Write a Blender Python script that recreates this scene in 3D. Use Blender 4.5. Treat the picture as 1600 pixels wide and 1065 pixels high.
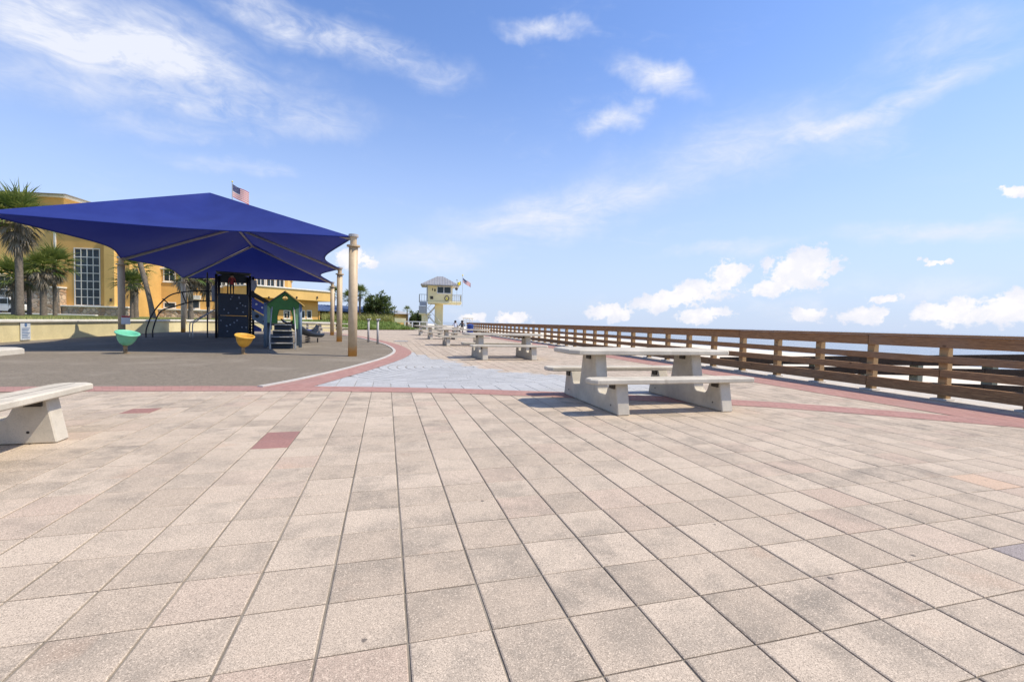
import bpy, bmesh, math, random
from mathutils import Vector, Matrix
from math import sin, cos, pi, radians, sqrt, atan2, hypot, tan
random.seed(11)
S = bpy.context.scene
COL = S.collection
for o in list(bpy.data.objects):
    bpy.data.objects.remove(o)

# ------------------------------------------------------------------ camera
FPX, HZ, H = 706.0, 505.0, 1.14
YAW, ROLL = radians(15.58), radians(1.35)
PITCH = math.atan((HZ - 532.5) / FPX)
cf = Vector((sin(YAW)*cos(PITCH), cos(YAW)*cos(PITCH), sin(PITCH)))
r0 = Vector((cos(YAW), -sin(YAW), 0)); u0 = r0.cross(cf)
cr = cos(ROLL)*r0 + sin(ROLL)*u0
cu = -sin(ROLL)*r0 + cos(ROLL)*u0
CP = Vector((0, 0, H))
cd = bpy.data.cameras.new('camera'); cam = bpy.data.objects.new('camera', cd); COL.objects.link(cam)
M = Matrix.Identity(4)
for i in range(3):
    M[i][0], M[i][1], M[i][2], M[i][3] = cr[i], cu[i], -cf[i], CP[i]
cam.matrix_world = M
cd.sensor_width = 36; cd.lens = FPX/1600*36; cd.clip_start = .05; cd.clip_end = 60000
S.camera = cam
def ray(px, py): return cf + (px-800)/FPX*cr - (py-532.5)/FPX*cu
def atz(px, py, z=0):
    d = ray(px, py); return CP + d*((z-H)/d.z)
def atd(px, py, dep): return CP + ray(px, py)*dep
def hz(px): return HZ + (px-800)*tan(ROLL)
def zat(px, py, dep): return H + (hz(px)-py)/FPX*dep

# ------------------------------------------------------------------ sky, sun, exposure
KX, KY = -.62, .22                       # shadow shift per metre of height
sun_dir = Vector((-KX, -KY, 1)).normalized()
W = bpy.data.worlds.new('World'); S.world = W; W.use_nodes = True
nt = W.node_tree; nt.nodes.clear()
SKY_STRENGTH = .15
def world_nodes():
    N = nt.nodes.new; L = nt.links.new
    def m(op, a, b=None, c=None):
        n = N('ShaderNodeMath'); n.operation = op
        for i, v in enumerate((a, b, c)):
            if v is None: continue
            if isinstance(v, (int, float)): n.inputs[i].default_value = v
            else: L(v, n.inputs[i])
        return n.outputs[0]
    sky = N('ShaderNodeTexSky'); sky.sky_type = 'NISHITA'; sky.sun_disc = False
    sky.sun_elevation = math.asin(sun_dir.z); sky.sun_rotation = atan2(sun_dir.x, sun_dir.y)
    sky.air_density = 1.0; sky.dust_density = .6; sky.ozone_density = 2.2; sky.altitude = 0
    tc = N('ShaderNodeTexCoord'); sep = N('ShaderNodeSeparateXYZ'); L(tc.outputs['Generated'], sep.inputs[0])
    x, y, z = sep.outputs
    az = m('ARCTAN2', x, y); el = m('ARCSINE', z)
    def noise(sx, sy, sc, det, rough, dist=0, off=0):
        cb = N('ShaderNodeCombineXYZ'); L(m('MULTIPLY', az, sx), cb.inputs[0]); L(m('MULTIPLY', el, sy), cb.inputs[1]); cb.inputs[2].default_value = off
        n = N('ShaderNodeTexNoise'); n.inputs['Scale'].default_value = sc; n.inputs['Detail'].default_value = det
        n.inputs['Roughness'].default_value = rough; n.inputs['Distortion'].default_value = dist
        L(cb.outputs[0], n.inputs['Vector']); return n.outputs[0]
    def sstep(v, lo, hi):
        n = N('ShaderNodeMapRange'); n.interpolation_type = 'SMOOTHSTEP'
        L(v, n.inputs[0]); n.inputs[1].default_value = lo; n.inputs[2].default_value = hi
        return n.outputs[0]
    def dirof(px, py):
        d = ray(px, py).normalized(); return atan2(d.x, d.y), math.asin(d.z)
    cbv = N('ShaderNodeCombineXYZ'); L(az, cbv.inputs[0]); L(el, cbv.inputs[1])
    def warp(sc, det, ax, ay):
        n = N('ShaderNodeTexNoise'); n.inputs['Scale'].default_value = sc; n.inputs['Detail'].default_value = det; n.inputs['Roughness'].default_value = .6; L(cbv.outputs[0], n.inputs['Vector'])
        sb = N('ShaderNodeVectorMath'); sb.operation = 'SUBTRACT'; L(n.outputs['Color'], sb.inputs[0]); sb.inputs[1].default_value = (.5, .5, .5)
        ma_ = N('ShaderNodeVectorMath'); ma_.operation = 'MULTIPLY_ADD'; L(sb.outputs[0], ma_.inputs[0]); ma_.inputs[1].default_value = (ax, ay, 0); L(cbv.outputs[0], ma_.inputs[2]); return ma_.outputs[0]
    wcir, wcum = warp(5, 5, .34, .11), warp(38, 4, .055, .035)
    def blob(px, py, rx, ry, ang=0, wv=None):
        a0, e0 = dirof(px, py); a1, e1 = dirof(px+rx*cos(ang), py-rx*sin(ang)); a2, e2 = dirof(px+ry*sin(ang), py+ry*cos(ang))
        mp = N('ShaderNodeMapping'); mp.vector_type = 'TEXTURE'; L(wv, mp.inputs[0])
        mp.inputs['Location'].default_value = (a0, e0, 0); mp.inputs['Rotation'].default_value = (0, 0, atan2(e1-e0, a1-a0))
        mp.inputs['Scale'].default_value = (hypot(a1-a0, e1-e0), hypot(a2-a0, e2-e0), 1)
        ln = N('ShaderNodeVectorMath'); ln.operation = 'LENGTH'; L(mp.outputs[0], ln.inputs[0]); return ln.outputs['Value']
    # wispy high cloud
    wisp = noise(1.0, 2.6, 3.2, 6, .62, .9, 3.1)
    fine = noise(2.5, 6.0, 6.0, 4, .65, 1.3, 7.7)
    cir = None
    R = radians
    for (px, py, rx, ry, an, w) in [(190, 70, 330, 95, R(-16), .85), (340, 165, 270, 42, R(-6), .6), (520, 60, 250, 40, R(-15), .7), (600, 92, 80, 34, R(10), .45),
                                    (170, 150, 260, 50, R(-8), .4), (320, 215, 150, 20, R(4), .35), (1370, 160, 430, 30, R(24), .6), (1150, 240, 420, 70, R(22), .36),
                                    (880, 335, 260, 48, R(14), .6), (1470, 362, 260, 22, R(4), .6), (1150, 390, 160, 12, R(4), .4), (850, 38, 85, 22, R(-4), .55),
                                    (1020, 130, 110, 34, R(-12), .6), (960, 188, 66, 24, R(10), .55), (350, 265, 110, 16, R(-6), .4), (660, 400, 200, 26, R(3), .35), (1480, 60, 260, 60, R(14), .3)]:
        g = m('MULTIPLY', sstep(blob(px, py, rx, ry, an, wcir), 1.2, .0), w)
        cir = g if cir is None else m('MAXIMUM', cir, g)
    wm = m('ADD', m('MULTIPLY', sstep(wisp, .24, .72), .75), m('MULTIPLY', sstep(fine, .28, .74), .35))
    cir = m('MULTIPLY', cir, m('MULTIPLY', wm, 1.75))
    cir = m('ADD', cir, m('MULTIPLY', m('MULTIPLY', sstep(wisp, .5, .85), sstep(fine, .35, .8)), .25))
    # cumulus near the horizon
    puff = noise(1, 1, 26, 5, .62, .25, 1.3); puff2 = noise(1, 1, 90, 3, .6, 0, 5.1)
    edge = m('ADD', m('MULTIPLY', m('SUBTRACT', puff, .5), 2.1), m('MULTIPLY', m('SUBTRACT', puff2, .5), .55))
    cum = None
    for (px, py, rx, ry, an) in [(1065, 462, 100, 20, R(14)), (1138, 428, 36, 32, 0), (1250, 422, 70, 34, R(10)), (1205, 448, 50, 16, 0), (955, 487, 42, 17, 0), (1098, 492, 48, 17, 0), (1350, 493, 46, 16, 0),
                                 (1485, 488, 90, 26, R(4)), (1575, 478, 76, 30, 0), (800, 497, 34, 11, 0), (1582, 300, 34, 12, 0), (1462, 408, 26, 7, 0), (1385, 466, 30, 8, 0), (555, 405, 40, 18, 0),
                                 (740, 495, 26, 8, 0), (1260, 490, 30, 12, 0)]:
        b = m('SUBTRACT', 1.0, m('ADD', blob(px, py, rx, ry, an, wcum), m('MULTIPLY', edge, 1.0)))
        cum = b if cum is None else m('MAXIMUM', cum, b)
    # the same fair-weather cumulus goes on round the horizon
    ring = m('MULTIPLY', sstep(m('ABSOLUTE', m('SUBTRACT', el, .05)), .07, 0), sstep(noise(1, 2.2, 4.2, 4, .5, 0, 9.4), .56, .70))
    cumm = sstep(cum, 0, .36)
    sh = m('ADD', m('MULTIPLY', sstep(puff, .35, .62), .6), m('MULTIPLY', sstep(cum, 0, 1.1), .4))
    hazeb = sstep(el, .62, -.06)
    # colours
    mix = N('ShaderNodeMix'); mix.data_type = 'RGBA'
    tint = N('ShaderNodeMix'); tint.data_type = 'RGBA'; tint.blend_type = 'MULTIPLY'; tint.inputs[0].default_value = 1
    L(sky.outputs[0], tint.inputs[6]); tint.inputs[7].default_value = (.82, .93, 1.17, 1)
    hz_ = N('ShaderNodeMix'); hz_.data_type = 'RGBA'
    L(m('MULTIPLY', m('POWER', hazeb, 1.25), .93), hz_.inputs[0]); L(tint.outputs[2], hz_.inputs[6]); hz_.inputs[7].default_value = (3.15, 3.72, 4.85, 1)
    L(cir, mix.inputs[0]); L(hz_.outputs[2], mix.inputs[6]); mix.inputs[7].default_value = (4.35, 4.55, 5.15, 1)
    cc = N('ShaderNodeMix'); cc.data_type = 'RGBA'; L(sh, cc.inputs[0]); cc.inputs[6].default_value = (4.2, 4.35, 4.95, 1); cc.inputs[7].default_value = (5.9, 5.6, 5.35, 1)
    m2 = N('ShaderNodeMix'); m2.data_type = 'RGBA'
    L(m('MULTIPLY', m('MAXIMUM', cumm, m('MULTIPLY', ring, .35)), .95), m2.inputs[0]); L(mix.outputs[2], m2.inputs[6]); L(cc.outputs[2], m2.inputs[7])
    bg = N('ShaderNodeBackground'); bg.inputs[1].default_value = SKY_STRENGTH; L(m2.outputs[2], bg.inputs[0])
    out = N('ShaderNodeOutputWorld'); L(bg.outputs[0], out.inputs[0])
world_nodes()
W.cycles.sampling_method = 'NONE'
sl = bpy.data.lights.new('sun', 'SUN'); sl.energy = 3.7; sl.angle = radians(.55); sl.color = (1, .90, .745)
so = bpy.data.objects.new('sun', sl); COL.objects.link(so)
so.rotation_euler = (-sun_dir).to_track_quat('-Z', 'Y').to_euler(); so.location = (20, -10, 40)
S.view_settings.view_transform = 'Standard'; S.view_settings.look = 'None'; S.view_settings.gamma = 1
S.view_settings.exposure = .38
S.render.engine = 'CYCLES'
S.cycles.max_bounces = 4; S.cycles.transparent_max_bounces = 12

# ------------------------------------------------------------------ materials
def newmat(name):
    mt = bpy.data.materials.new(name); mt.use_nodes = True
    t = mt.node_tree; b = t.nodes['Principled BSDF']
    return mt, t, b
def mth(t, op, a, b=None):
    n = t.nodes.new('ShaderNodeMath'); n.operation = op
    for i, v in enumerate((a, b)):
        if v is None: continue
        if isinstance(v, (int, float)): n.inputs[i].default_value = v
        else: t.links.new(v, n.inputs[i])
    return n.outputs[0]
def nz(t, scale, det=4, rough=.55, vec=None, dist=0):
    n = t.nodes.new('ShaderNodeTexNoise'); n.inputs['Scale'].default_value = scale; n.inputs['Detail'].default_value = det
    n.inputs['Roughness'].default_value = rough; n.inputs['Distortion'].default_value = dist
    if vec is not None: t.links.new(vec, n.inputs['Vector'])
    return n.outputs[0]
def rng(t, v, a, b, c=0, d=1, smooth=True):
    n = t.nodes.new('ShaderNodeMapRange'); t.links.new(v, n.inputs[0])
    if smooth: n.interpolation_type = 'SMOOTHSTEP'
    for i, k in enumerate((a, b, c, d)): n.inputs[i+1].default_value = k
    return n.outputs[0]
def cmix(t, f, a, b, mode='MIX'):
    n = t.nodes.new('ShaderNodeMix'); n.data_type = 'RGBA'; n.blend_type = mode
    for k, v in ((0, f), (6, a), (7, b)):
        if isinstance(v, (int, float)): n.inputs[k].default_value = v
        elif isinstance(v, tuple): n.inputs[k].default_value = (*v, 1) if len(v) == 3 else v
        else: t.links.new(v, n.inputs[k])
    return n.outputs[2]
def pos(t):
    return t.nodes.new('ShaderNodeNewGeometry').outputs['Position']
def objc(t):
    return t.nodes.new('ShaderNodeTexCoord').outputs['Object']
def bump(t, b, h, s=.3, d=.01):
    n = t.nodes.new('ShaderNodeBump'); n.inputs['Strength'].default_value = s; n.inputs['Distance'].default_value = d
    t.links.new(h, n.inputs['Height']); t.links.new(n.outputs[0], b.inputs['Normal'])
def scaled(t, v, s):
    n = t.nodes.new('ShaderNodeMapping'); t.links.new(v, n.inputs[0]); n.inputs['Scale'].default_value = s; return n.outputs[0]
def plain(name, col, rough=.6, var=.15, scale=6, metal=0, fine=None, bumps=0, spec=.4):
    mt, t, b = newmat(name); v = objc(t)
    n = nz(t, scale, 5, .6, v)
    lo = tuple(c*(1-var) for c in col); hi = tuple(min(1, c*(1+var)) for c in col)
    c = cmix(t, rng(t, n, .3, .7), lo, hi)
    if fine:
        c = cmix(t, fine[1], c, cmix(t, rng(t, nz(t, fine[0], 3, .6, v), .35, .65), tuple(k*.6 for k in col), tuple(min(1, k*1.3) for k in col)))
    t.links.new(c, b.inputs['Base Color']); b.inputs['Roughness'].default_value = rough; b.inputs['Metallic'].default_value = metal
    b.inputs['Specular IOR Level'].default_value = spec
    if bumps: bump(t, b, nz(t, fine[0] if fine else scale*6, 4, .6, v), bumps, .01)
    return mt
T = .3048; TX0 = .29*T; TY0 = .25*T
def tilemat(name, lo, hi, dirt, dirtamt, sat):
    mt, t, b = newmat(name); p = pos(t)
    mp = t.nodes.new('ShaderNodeVectorMath'); mp.operation = 'SUBTRACT'; t.links.new(p, mp.inputs[0]); mp.inputs[1].default_value = (TX0, TY0, 0)
    dv = t.nodes.new('ShaderNodeVectorMath'); dv.operation = 'SCALE'; t.links.new(mp.outputs[0], dv.inputs[0]); dv.inputs[3].default_value = 1/T
    fl = t.nodes.new('ShaderNodeVectorMath'); fl.operation = 'FLOOR'; t.links.new(dv.outputs[0], fl.inputs[0])
    wn = t.nodes.new('ShaderNodeTexWhiteNoise'); wn.noise_dimensions = '2D'; t.links.new(fl.outputs[0], wn.inputs[0])
    sp = t.nodes.new('ShaderNodeSeparateColor'); t.links.new(wn.outputs['Color'], sp.inputs[0])
    c = cmix(t, sp.outputs[0], lo, hi)
    c = cmix(t, rng(t, sp.outputs[1], .8, 1, 0, .5), c, sat)                     # a few pinker tiles
    # smudgy grime: a soft patch that differs from tile to tile
    off = t.nodes.new('ShaderNodeVectorMath'); off.operation = 'MULTIPLY_ADD'; t.links.new(wn.outputs['Color'], off.inputs[0]); off.inputs[1].default_value = (1.6, 1.6, 1.6); t.links.new(p, off.inputs[2])
    g = nz(t, 2.6, 6, .68, off.outputs[0]); g2 = nz(t, .55, 4, .6, p)
    gm = mth(t, 'MULTIPLY', rng(t, g, .42, .68), rng(t, g2, .3, .68, .25, 1))
    c = cmix(t, mth(t, 'MULTIPLY', gm, dirtamt), c, dirt)
    c = cmix(t, rng(t, nz(t, 1.9, 3, .55, off.outputs[0]), .64, .76, 0, .4), c, (sat[0]*1.02, sat[1]*.95, sat[2]*.85))
    s = nz(t, 260, 2, .7, p); s2 = nz(t, 170, 2, .7, p)
    c = cmix(t, rng(t, s, .47, .62, 0, .8), c, tuple(k*.45 for k in lo))
    c = cmix(t, rng(t, s2, .53, .70, 0, .65), c, tuple(min(.9, k*1.45) for k in hi))
    # chewing-gum spots
    vo = t.nodes.new('ShaderNodeTexVoronoi'); vo.voronoi_dimensions = '2D'; vo.inputs['Scale'].default_value = 1.5; t.links.new(p, vo.inputs['Vector'])
    sv = t.nodes.new('ShaderNodeSeparateColor'); t.links.new(vo.outputs['Color'], sv.inputs[0])
    rad = rng(t, sv.outputs[0], .5, 1, .006, .026, False)
    c = cmix(t, mth(t, 'MULTIPLY', mth(t, 'LESS_THAN', mth(t, 'ADD', vo.outputs['Distance'], mth(t, 'MULTIPLY', nz(t, 60, 2, .5, p), .012)), rad), .7), c, (.06, .052, .05))
    t.links.new(c, b.inputs['Base Color']); b.inputs['Roughness'].default_value = .82; b.inputs['Specular IOR Level'].default_value = .25
    bump(t, b, s2, .25, .004)
    return mt
M_TILE = tilemat('cream_paver', (.475, .383, .283), (.59, .483, .362), (.21, .183, .145), .84, (.52, .375, .285))
M_BLUE = tilemat('blue_grey_paver', (.42, .42, .405), (.52, .52, .50), (.36, .34, .31), .5, (.45, .45, .44))
M_RED = tilemat('red_paver', (.31, .165, .135), (.39, .215, .175), (.24, .16, .145), .5, (.36, .17, .15))
M_ORANGE = tilemat('tan_orange_paver', (.56, .41, .28), (.6, .43, .30), (.4, .33, .27), .4, (.56, .38, .26))
M_PURPLE = tilemat('slate_paver', (.31, .265, .24), (.35, .30, .27), (.26, .22, .20), .5, (.24, .2, .2))
M_JOINT = plain('joint_sand', (.23, .20, .155), .95, .3, 3)
def bandmat(name, lo, hi):
    mt, t, b = newmat(name); uv = t.nodes.new('ShaderNodeTexCoord').outputs['UV']; p = pos(t)
    br = t.nodes.new('ShaderNodeTexBrick'); t.links.new(uv, br.inputs['Vector']); br.inputs['Scale'].default_value = 1
    br.inputs['Brick Width'].default_value = .2; br.inputs['Row Height'].default_value = .1; br.inputs['Mortar Size'].default_value = .004
    br.inputs['Color1'].default_value = (*lo, 1); br.inputs['Color2'].default_value = (*hi, 1); br.inputs['Mortar'].default_value = (.2, .12, .1, 1)
    c = cmix(t, rng(t, nz(t, 1.1, 4, .6, p), .4, .75, 0, .5), br.outputs[0], (.30, .20, .17))
    c = cmix(t, rng(t, nz(t, 120, 2, .6, p), .5, .7, 0, .4), c, (.5, .36, .32))
    t.links.new(c, b.inputs['Base Color']); b.inputs['Roughness'].default_value = .85; b.inputs['Specular IOR Level'].default_value = .2
    bump(t, b, br.outputs['Fac'], -.4, .004)
    return mt
M_BAND = bandmat('red_brick_band', (.355, .185, .15), (.425, .24, .195))
def rubbermat():
    mt, t, b = newmat('rubber_surface'); p = pos(t)
    c = cmix(t, rng(t, nz(t, 70, 3, .8, p), .36, .64), (.115, .096, .070), (.335, .285, .215))
    c = cmix(t, rng(t, nz(t, 9, 5, .7, p), .42, .62, 0, .45), c, (.13, .112, .09))
    c = cmix(t, rng(t, nz(t, .5, 4, .6, scaled(t, p, (1, 1, 1))), .5, .66, 0, .5), c, (.30, .262, .205))
    t.links.new(c, b.inputs['Base Color']); b.inputs['Roughness'].default_value = .95; b.inputs['Specular IOR Level'].default_value = .15
    bump(t, b, nz(t, 70, 3, .8, p), .5, .01); return mt
M_RUBBER = rubbermat()
def concmat(name, col, stain=(.33, .29, .22), pit=.35):
    mt, t, b = newmat(name); p = pos(t)
    c = cmix(t, rng(t, nz(t, 3, 5, .65, p), .3, .72), tuple(k*.82 for k in col), tuple(min(1, k*1.08) for k in col))
    c = cmix(t, rng(t, nz(t, 150, 2, .7, p), .5, .7, 0, pit), c, tuple(k*.45 for k in col))
    c = cmix(t, rng(t, nz(t, 7, 4, .6, scaled(t, p, (1, 1, .25)), .5), .56, .78, 0, .55), c, stain)
    t.links.new(c, b.inputs['Base Color']); b.inputs['Roughness'].default_value = .85; b.inputs['Specular IOR Level'].default_value = .25
    bump(t, b, nz(t, 120, 3, .7, p), .3, .004); return mt
M_CONC = concmat('table_concrete', (.60, .545, .44)); M_CURB = concmat('kerb_concrete', (.56, .53, .47))
M_BWHITE = concmat('painted_concrete', (.68, .66, .60), (.5, .42, .3), .15)
M_SLOT = plain('dark_bracket', (.05, .04, .03), .6, .4, 20)
def woodmat(name, a, b_, c_, grey):
    mt, t, b = newmat(name); v = objc(t); p = pos(t)
    st = nz(t, 5, 6, .65, scaled(t, p, (14, 1.0, 14)), 1.4)
    st2 = nz(t, 3, 3, .6, scaled(t, p, (60, 1.2, 60)), .4)
    c = cmix(t, rng(t, st, .32, .68), a, b_)
    c = cmix(t, rng(t, st2, .45, .75, 0, .6), c, c_)
    inf = t.nodes.new('ShaderNodeObjectInfo').outputs['Random']
    c = cmix(t, mth(t, 'MULTIPLY', rng(t, nz(t, 1.3, 3, .6, p), .35, .7), mth(t, 'MULTIPLY', inf, .5)), c, grey)
    vo = t.nodes.new('ShaderNodeTexVoronoi'); vo.inputs['Scale'].default_value = 4; t.links.new(scaled(t, p, (1, .6, 1)), vo.inputs['Vector'])
    c = cmix(t, rng(t, vo.outputs['Distance'], .10, .06, 0, .7), c, tuple(k*.4 for k in a))
    t.links.new(c, b.inputs['Base Color']); b.inputs['Roughness'].default_value = .8; b.inputs['Specular IOR Level'].default_value = .2
    bump(t, b, st2, .35, .004); return mt
M_WOOD = woodmat('weathered_rail_wood', (.24, .128, .060), (.46, .255, .115), (.11, .062, .036), (.29, .215, .155))
M_POST = woodmat('pine_post', (.36, .235, .115), (.5, .345, .18), (.25, .15, .075), (.36, .27, .17))
M_GPOST = woodmat('green_treated_post', (.20, .225, .17), (.28, .30, .23), (.12, .14, .1), (.3, .3, .27))
M_DARKW = woodmat('dark_ramp_board', (.055, .04, .03), (.10, .07, .05), (.03, .02, .015), (.13, .11, .09))
def fabmat():
    mt, t, b = newmat('blue_shade_fabric'); p = pos(t)
    c = cmix(t, rng(t, nz(t, 1.2, 4, .6, p), .3, .7), (.017, .034, .235), (.024, .046, .28))
    t.links.new(c, b.inputs['Base Color']); b.inputs['Roughness'].default_value = .6; b.inputs['Specular IOR Level'].default_value = .3
    b.inputs['Sheen Weight'].default_value = .1
    w = t.nodes.new('ShaderNodeTexWave'); w.inputs['Scale'].default_value = 3; w.inputs['Distortion'].default_value = 1.5; t.links.new(p, w.inputs['Vector'])
    tr = t.nodes.new('ShaderNodeBsdfTranslucent'); tr.inputs[0].default_value = (.004, .011, .12, 1)
    ad = t.nodes.new('ShaderNodeMixShader'); ad.inputs[0].default_value = .34
    t.links.new(b.outputs[0], ad.inputs[1]); t.links.new(tr.outputs[0], ad.inputs[2]); t.links.new(ad.outputs[0], t.nodes['Material Output'].inputs[0])
    return mt
M_FAB = fabmat()
def polemat():
    mt, t, b = newmat('tan_steel_pole'); v = objc(t)
    sp = t.nodes.new('ShaderNodeSeparateXYZ'); t.links.new(v, sp.inputs[0])
    n = nz(t, 4, 5, .65, v)
    c = cmix(t, rng(t, n, .3, .7), (.50, .375, .225), (.60, .465, .29))
    rz = rng(t, mth(t, 'ADD', sp.outputs[2], mth(t, 'MULTIPLY', n, -.5)), .16, -.12)
    c = cmix(t, rz, c, (.62, .30, .07))
    t.links.new(c, b.inputs['Base Color']); b.inputs['Roughness'].default_value = .5; return mt
M_POLE = polemat()
M_TUBE = plain('grey_frame_tube', (.42, .40, .38), .45, .1)
M_YEL = plain('yellow_stucco', (.72, .42, .13), .9, .09, .5, fine=(14, .12), bumps=.2, spec=.2)
M_YEL2 = plain('light_yellow_stucco', (.78, .50, .17), .9, .08, .5, fine=(14, .12), bumps=.2, spec=.2)
M_CREAM = plain('cream_stucco', (.74, .64, .36), .9, .10, 1.1, fine=(20, .12), bumps=.2, spec=.2)
M_TOWER = plain('tower_yellow_paint', (.84, .73, .42), .8, .08, 1, spec=.3)
M_TRIM = plain('white_trim', (.74, .70, .60), .7, .08, 3)
M_WHITE = plain('white_paint', (.78, .77, .74), .5, .05, 3)
def glassmat(name, col):
    mt, t, b = newmat(name); c = cmix(t, rng(t, nz(t, .7, 3, .5, pos(t)), .35, .7), col, tuple(k*2.2 for k in col))
    t.links.new(c, b.inputs['Base Color']); b.inputs['Roughness'].default_value = .12; b.inputs['Specular IOR Level'].default_value = .3; return mt
M_GLASS = glassmat('window_glass', (.022, .030, .034))
def stonemat():
    mt, t, b = newmat('fieldstone'); p = pos(t)
    vo = t.nodes.new('ShaderNodeTexVoronoi'); vo.inputs['Scale'].default_value = 2.1; t.links.new(p, vo.inputs['Vector'])
    ve = t.nodes.new('ShaderNodeTexVoronoi'); ve.feature = 'DISTANCE_TO_EDGE'; ve.inputs['Scale'].default_value = 2.1; t.links.new(p, ve.inputs['Vector'])
    sv = t.nodes.new('ShaderNodeSeparateColor'); t.links.new(vo.outputs['Color'], sv.inputs[0])
    c = cmix(t, sv.outputs[0], (.42, .25, .14), (.76, .60, .42)); c = cmix(t, rng(t, sv.outputs[1], .6, 1, 0, .5), c, (.42, .36, .30))
    c = cmix(t, rng(t, ve.outputs['Distance'], .05, .015), c, (.30, .26, .20)); c = cmix(t, rng(t, nz(t, 12, 4, .6, p), .4, .7, 0, .3), c, (.25, .16, .1))
    t.links.new(c, b.inputs['Base Color']); b.inputs['Roughness'].default_value = .9; bump(t, b, rng(t, ve.outputs['Distance'], 0, .15), .8, .06); return mt
M_STONE = stonemat()
def grassmat(name, a, b_, c_):
    mt, t, b = newmat(name); p = pos(t)
    c = cmix(t, rng(t, nz(t, .6, 5, .65, p), .35, .66), a, b_); c = cmix(t, rng(t, nz(t, 7, 4, .7, p), .5, .7, 0, .7), c, c_)
    t.links.new(c, b.inputs['Base Color']); b.inputs['Roughness'].default_value = .9; b.inputs['Specular IOR Level'].default_value = .15; bump(t, b, nz(t, 9, 4, .7, p), .6, .08); return mt
M_GRASS = grassmat('lawn_grass', (.10, .13, .032), (.19, .20, .06), (.26, .23, .09))
M_COVER = grassmat('ground_cover', (.085, .135, .026), (.16, .21, .05), (.24, .25, .08))
def leafmat(name, a, b_, tr=.25):
    mt, t, b = newmat(name)
    at = t.nodes.new('ShaderNodeAttribute'); at.attribute_name = 'rnd'
    c = cmix(t, at.outputs['Fac'], a, b_)
    t.links.new(c, b.inputs['Base Color']); b.inputs['Roughness'].default_value = .55; b.inputs['Specular IOR Level'].default_value = .3
    tn = t.nodes.new('ShaderNodeBsdfTranslucent'); t.links.new(c, tn.inputs[0]); mx = t.nodes.new('ShaderNodeMixShader'); mx.inputs[0].default_value = tr
    t.links.new(b.outputs[0], mx.inputs[1]); t.links.new(tn.outputs[0], mx.inputs[2]); t.links.new(mx.outputs[0], t.nodes['Material Output'].inputs[0])
    return mt
M_FROND = leafmat('palm_green', (.085, .14, .032), (.30, .33, .085)); M_DEAD = leafmat('palm_dead', (.16, .125, .085), (.42, .36, .27), .15)
M_LEAF = leafmat('sea_grape_leaf', (.07, .11, .035), (.17, .21, .07)); M_DUNE = leafmat('dune_leaf', (.05, .085, .02), (.17, .20, .055)); M_CVR = leafmat('cover_leaf', (.10, .165, .03), (.27, .33, .085)); M_OAT = leafmat('dune_oat', (.22, .26, .06), (.46, .42, .14))
M_BARK = plain('palm_bark', (.20, .165, .13), .95, .35, 7, fine=(30, .4), bumps=.6, spec=.1)
M_SAND = plain('beach_sand', (.72, .64, .51), .95, .07, .4, fine=(3, .25), bumps=.3, spec=.1)
M_EARTH = plain('terrain_earth', (.25, .23, .13), .95, .2, .05)
def seamat():
    mt, t, b = newmat('sea_water'); p = pos(t)
    c = cmix(t, rng(t, nz(t, .02, 4, .6, scaled(t, p, (1, .2, 1))), .35, .7), (.27, .31, .33), (.34, .37, .38))
    t.links.new(c, b.inputs['Base Color']); b.inputs['Roughness'].default_value = .25; b.inputs['IOR'].default_value = 1.33
    bump(t, b, nz(t, .35, 6, .65, scaled(t, p, (1, .35, 1))), .9, .6); return mt
M_SEA = seamat()
M_NAVY = plain('navy_plastic', (.028, .042, .065), .5, .15, 6, fine=(60, .3)); M_BLACK = plain('black_coated_steel', (.02, .02, .022), .45, .2, 10)
M_PBLUE = plain('blue_plastic', (.055, .085, .36), .4, .12, 4); M_SLATE = plain('slate_plastic', (.14, .20, .27), .5, .12, 5); M_GREEN = plain('green_plastic', (.030, .145, .026), .45, .15, 4)
M_LGREEN = plain('pale_green_plastic', (.20, .36, .17), .5, .12, 4); M_STEEL = plain('galvanised_steel', (.40, .41, .40), .4, .12, 8, metal=.3); M_GREYP = plain('grey_plastic', (.30, .34, .40), .5, .1, 5)
M_YBOWL = plain('yellow_bowl_plastic', (.72, .40, .055), .45, .16, 5, fine=(22, .15)); M_GBOWL = plain('mint_bowl_plastic', (.19, .58, .37), .4, .12, 4); M_RUST = plain('worn_stem', (.30, .20, .10), .7, .45, 12)
M_ROOFB = plain('blue_metal_roof', (.085, .125, .23), .45, .12, 1.5); M_SEAM = plain('grey_metal_roof', (.34, .33, .32), .4, .12, 2, metal=.2); M_DARK = plain('shaded_interior', (.035, .032, .03), .9, .3, 2)
M_TILEROOF = plain('grey_tile_roof', (.36, .36, .34), .8, .15, 3, fine=(8, .4)); M_FRED = plain('flag_red', (.5, .04, .05), .8, .1); M_FBLUE = plain('flag_blue', (.03, .04, .14), .8, .1); M_FYEL = plain('flag_yellow', (.85, .70, .06), .8, .06)
M_BIN = plain('blue_bin_plastic', (.03, .07, .27), .5, .15, 5); M_SKIN = plain('skin', (.45, .27, .19), .6, .05); M_SIGN = plain('sign_face', (.62, .66, .68), .5, .08); M_MARKB = plain('sign_print', (.10, .19, .36), .6, .1); M_MARKR = plain('sign_red', (.5, .07, .05), .6, .1)

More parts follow.
